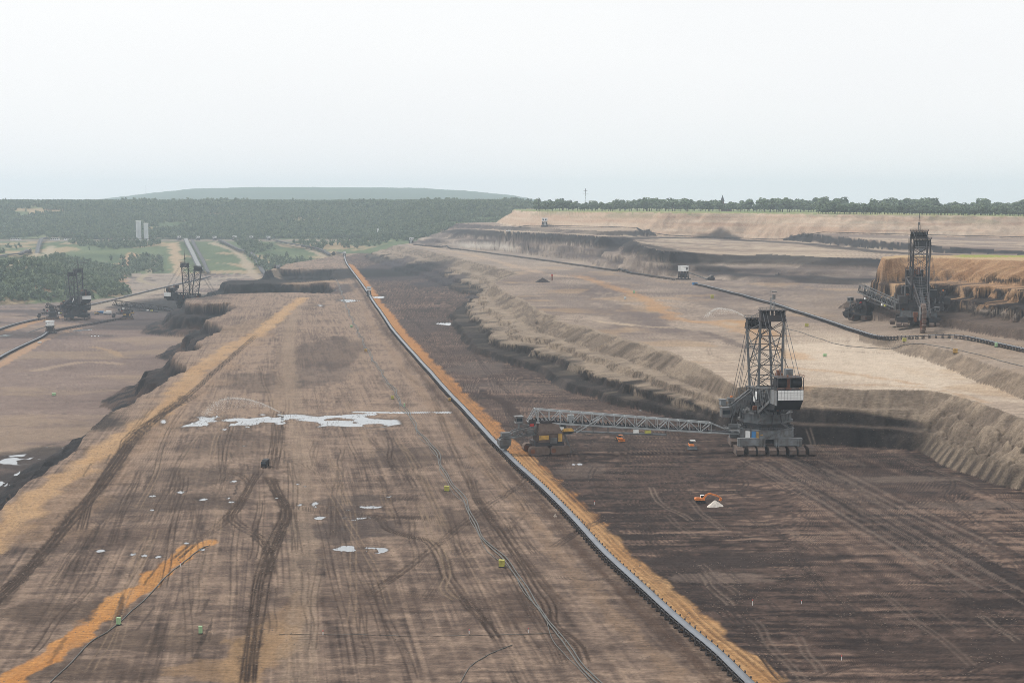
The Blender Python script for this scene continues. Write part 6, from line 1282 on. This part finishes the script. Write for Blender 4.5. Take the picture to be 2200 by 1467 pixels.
# ------------------------------------------------------------------ silos, church, masts on the horizon
def silo(label, px, w_, h, Y=4330):
    x = (px - 1100) / FPX * Y; root = empty('silo', (x, Y, ground_z(x, Y) - .5)); tag(root, label, 'silo', 'white silos on the bank road')
    m = MB().prism(ngon(w_ / 2, 12), 0, h); [m.prism(ngon(w_ / 2 + .35, 12), h * f, h * f + .8) for f in (.28, .52, .76)]; m.build('shaft', 'concrete', root); MB().prism(ngon(w_ / 2 + .6, 12), h, h + 2.2).build('cap', 'white', root); MB().box((0, -w_ / 2 - .9, h * .5), (1.6, 1.4, h * .94)).build('stair_shaft', 'concrete', root); MB().box((w_ * .3, -w_ / 2, 3), (6, 5, 6)).build('annex', 'concrete', root)
silo('taller white silo on the bank road, left of the pair', 300, 16, 58); silo('shorter white silo on the bank road, right of the pair', 316, 14, 51)
for k, (p, w_, lb) in enumerate(((34, 30, 'long white site hut on the bank road, leftmost'), (118, 26, 'white site hut on the bank road left of the silos'), (258, 28, 'white site hut below the silos on the bank'), (150, 34, 'flat pale site hut on the bank road near the left conveyor'))):
    x, y, z = at_depth(p, 515, 4360 if k != 2 else 4240); z = ground_z(x, y); root = empty('site_hut', (x, y, z)); tag(root, lb, 'hut'); b = MB().box((0, 0, 3), (w_, 10, 6)).build('wall', 'white', root); MB().box((0, 0, 6.2), (w_ + 1, 11, .5)).build('roof', 'concrete', root); [MB().box((-w_ * .35 + i * w_ * .23, -5.06, 3.4), (2.4, .12, 1.6)).build('window', 'glass', b) for i in range(4)]
x, y, z = drop(812, 503); root = empty('concrete_tower', (x, y, z)); tag(root, 'white block tower standing alone in the wood', 'tower'); MB().box((0, 0, 7), (6, 6, 20)).build('shaft', 'white', root); MB().box((0, 0, 17.3), (7, 7, .8)).build('roof', 'concrete', root)
Y = 4050; x = (1550 - 1100) / FPX * Y; root = empty('church', (x, Y, ground_z(x, Y))); tag(root, 'distant church with pointed spire above the skyline trees', 'church')
MB().box((0, 0, 13), (8, 8, 30)).build('tower', 'brick', root); MB().prism(ngon(6.0, 8, .5), 28, 46, ngon(.2, 8, .5)).build('spire', 'slate', root); MB().box((14, 0, 7), (24, 12, 14)).build('nave', 'brick', root); MB().side([(-6.6, 14), (6.6, 14), (0, 22)], 2.2, 26.4).build('nave_roof', 'slate', root)
def mast(label, px, Y, h, arms):
    x = (px - 1100) / FPX * Y; root = empty('lattice_mast', (x, Y, ground_z(x, Y) - .5)); tag(root, label, 'mast'); m = MB()
    for sx in (-1, 1): m.beam((sx * 2.2, 0, 0), (sx * .4, 0, h), .7)
    for i in range(8): f = i / 8; g_ = (i + 1) / 8; m.beam((-2.2 + 1.8 * f, 0, h * f), (2.2 - 1.8 * g_, 0, h * g_), .4)
    m.build('lattice', 'steel_d', root)
    for f, L in arms: MB().beam((-L, 0, h * f), (L, 0, h * f), .8).build('cross_arm', 'steel_d', root)
mast('distant power pylon with cross arms above the skyline trees', 1257, 4500, 68, ((.78, 9), (.9, 6))); mast('thin mast at the left end of the pale rim slope', 1157, 3600, 34, ((.95, 2),)); mast('thin radio tower on top of the distant ridge', 318, 13800, 80, ())

# ------------------------------------------------------------------ sprinkler jets
def jet(label, base, tip, h, n, spread, seed, sz):
    rn_ = np.random.RandomState(seed); b = Vector(base); t = Vector(tip); V = []; Fc = []
    for k in range(n):
        f = rn_.rand() ** .8; c = b.lerp(t, f); z = b.z + h * (1 - ((f - .66) / .66) ** 2) if f < .66 else b.z + h * (1 - ((f - .66) / .36) ** 2); fall = rn_.rand() ** 4 * (z - b.z) * (0.15 + .85 * f); off = rn_.normal(size=3) * spread * (.15 + f)
        p = np.array([c.x, c.y, z - fall]) + off * np.array([1, 1, .4]); s_ = sz * rn_.uniform(.5, 1.2); i = len(V); d = rn_.normal(size=(4, 3)) * s_; V += [tuple(p + d[q_]) for q_ in range(4)]; Fc += [(i, i + 1, i + 2), (i, i + 2, i + 3), (i, i + 3, i + 1), (i + 1, i + 3, i + 2)]
    o = MB().add(V, Fc).build('water_spray', 'white'); tag(o, label, 'water spray', kind='stuff')
def sprinkler(label, p):
    root = empty('sprinkler', p); tag(root, label, 'sprinkler'); MB().box((0, 0, .3), (1.6, 2.2, .5)).build('sledge', 'steel_d', root); MB().cyl((0, 0, .5), (0, 0, 2.0), .2, 8).cyl((0, 0, 2.0), (-1.0, 0, 2.7), .14, 8).build('nozzle', 'yellow', root)
p = drop(606, 898); sprinkler('small sprinkler on the floor at the sheet of water', p); q_ = drop(440, 903); jet('fine white arc of sprinkler water over the sheet of water', (p[0], p[1], p[2] + 2.5), (q_[0], q_[1], q_[2]), 11, 7000, 1.2, 4, .06)
p = drop(1606, 690); sprinkler('small sprinkler on the upper bench left of the near excavator tower', p); q_ = drop(1515, 688); jet('fine white arc of sprinkler water on the upper bench', (p[0], p[1], p[2] + 2.5), (q_[0], q_[1], q_[2]), 9, 4000, 1.1, 5, .1)
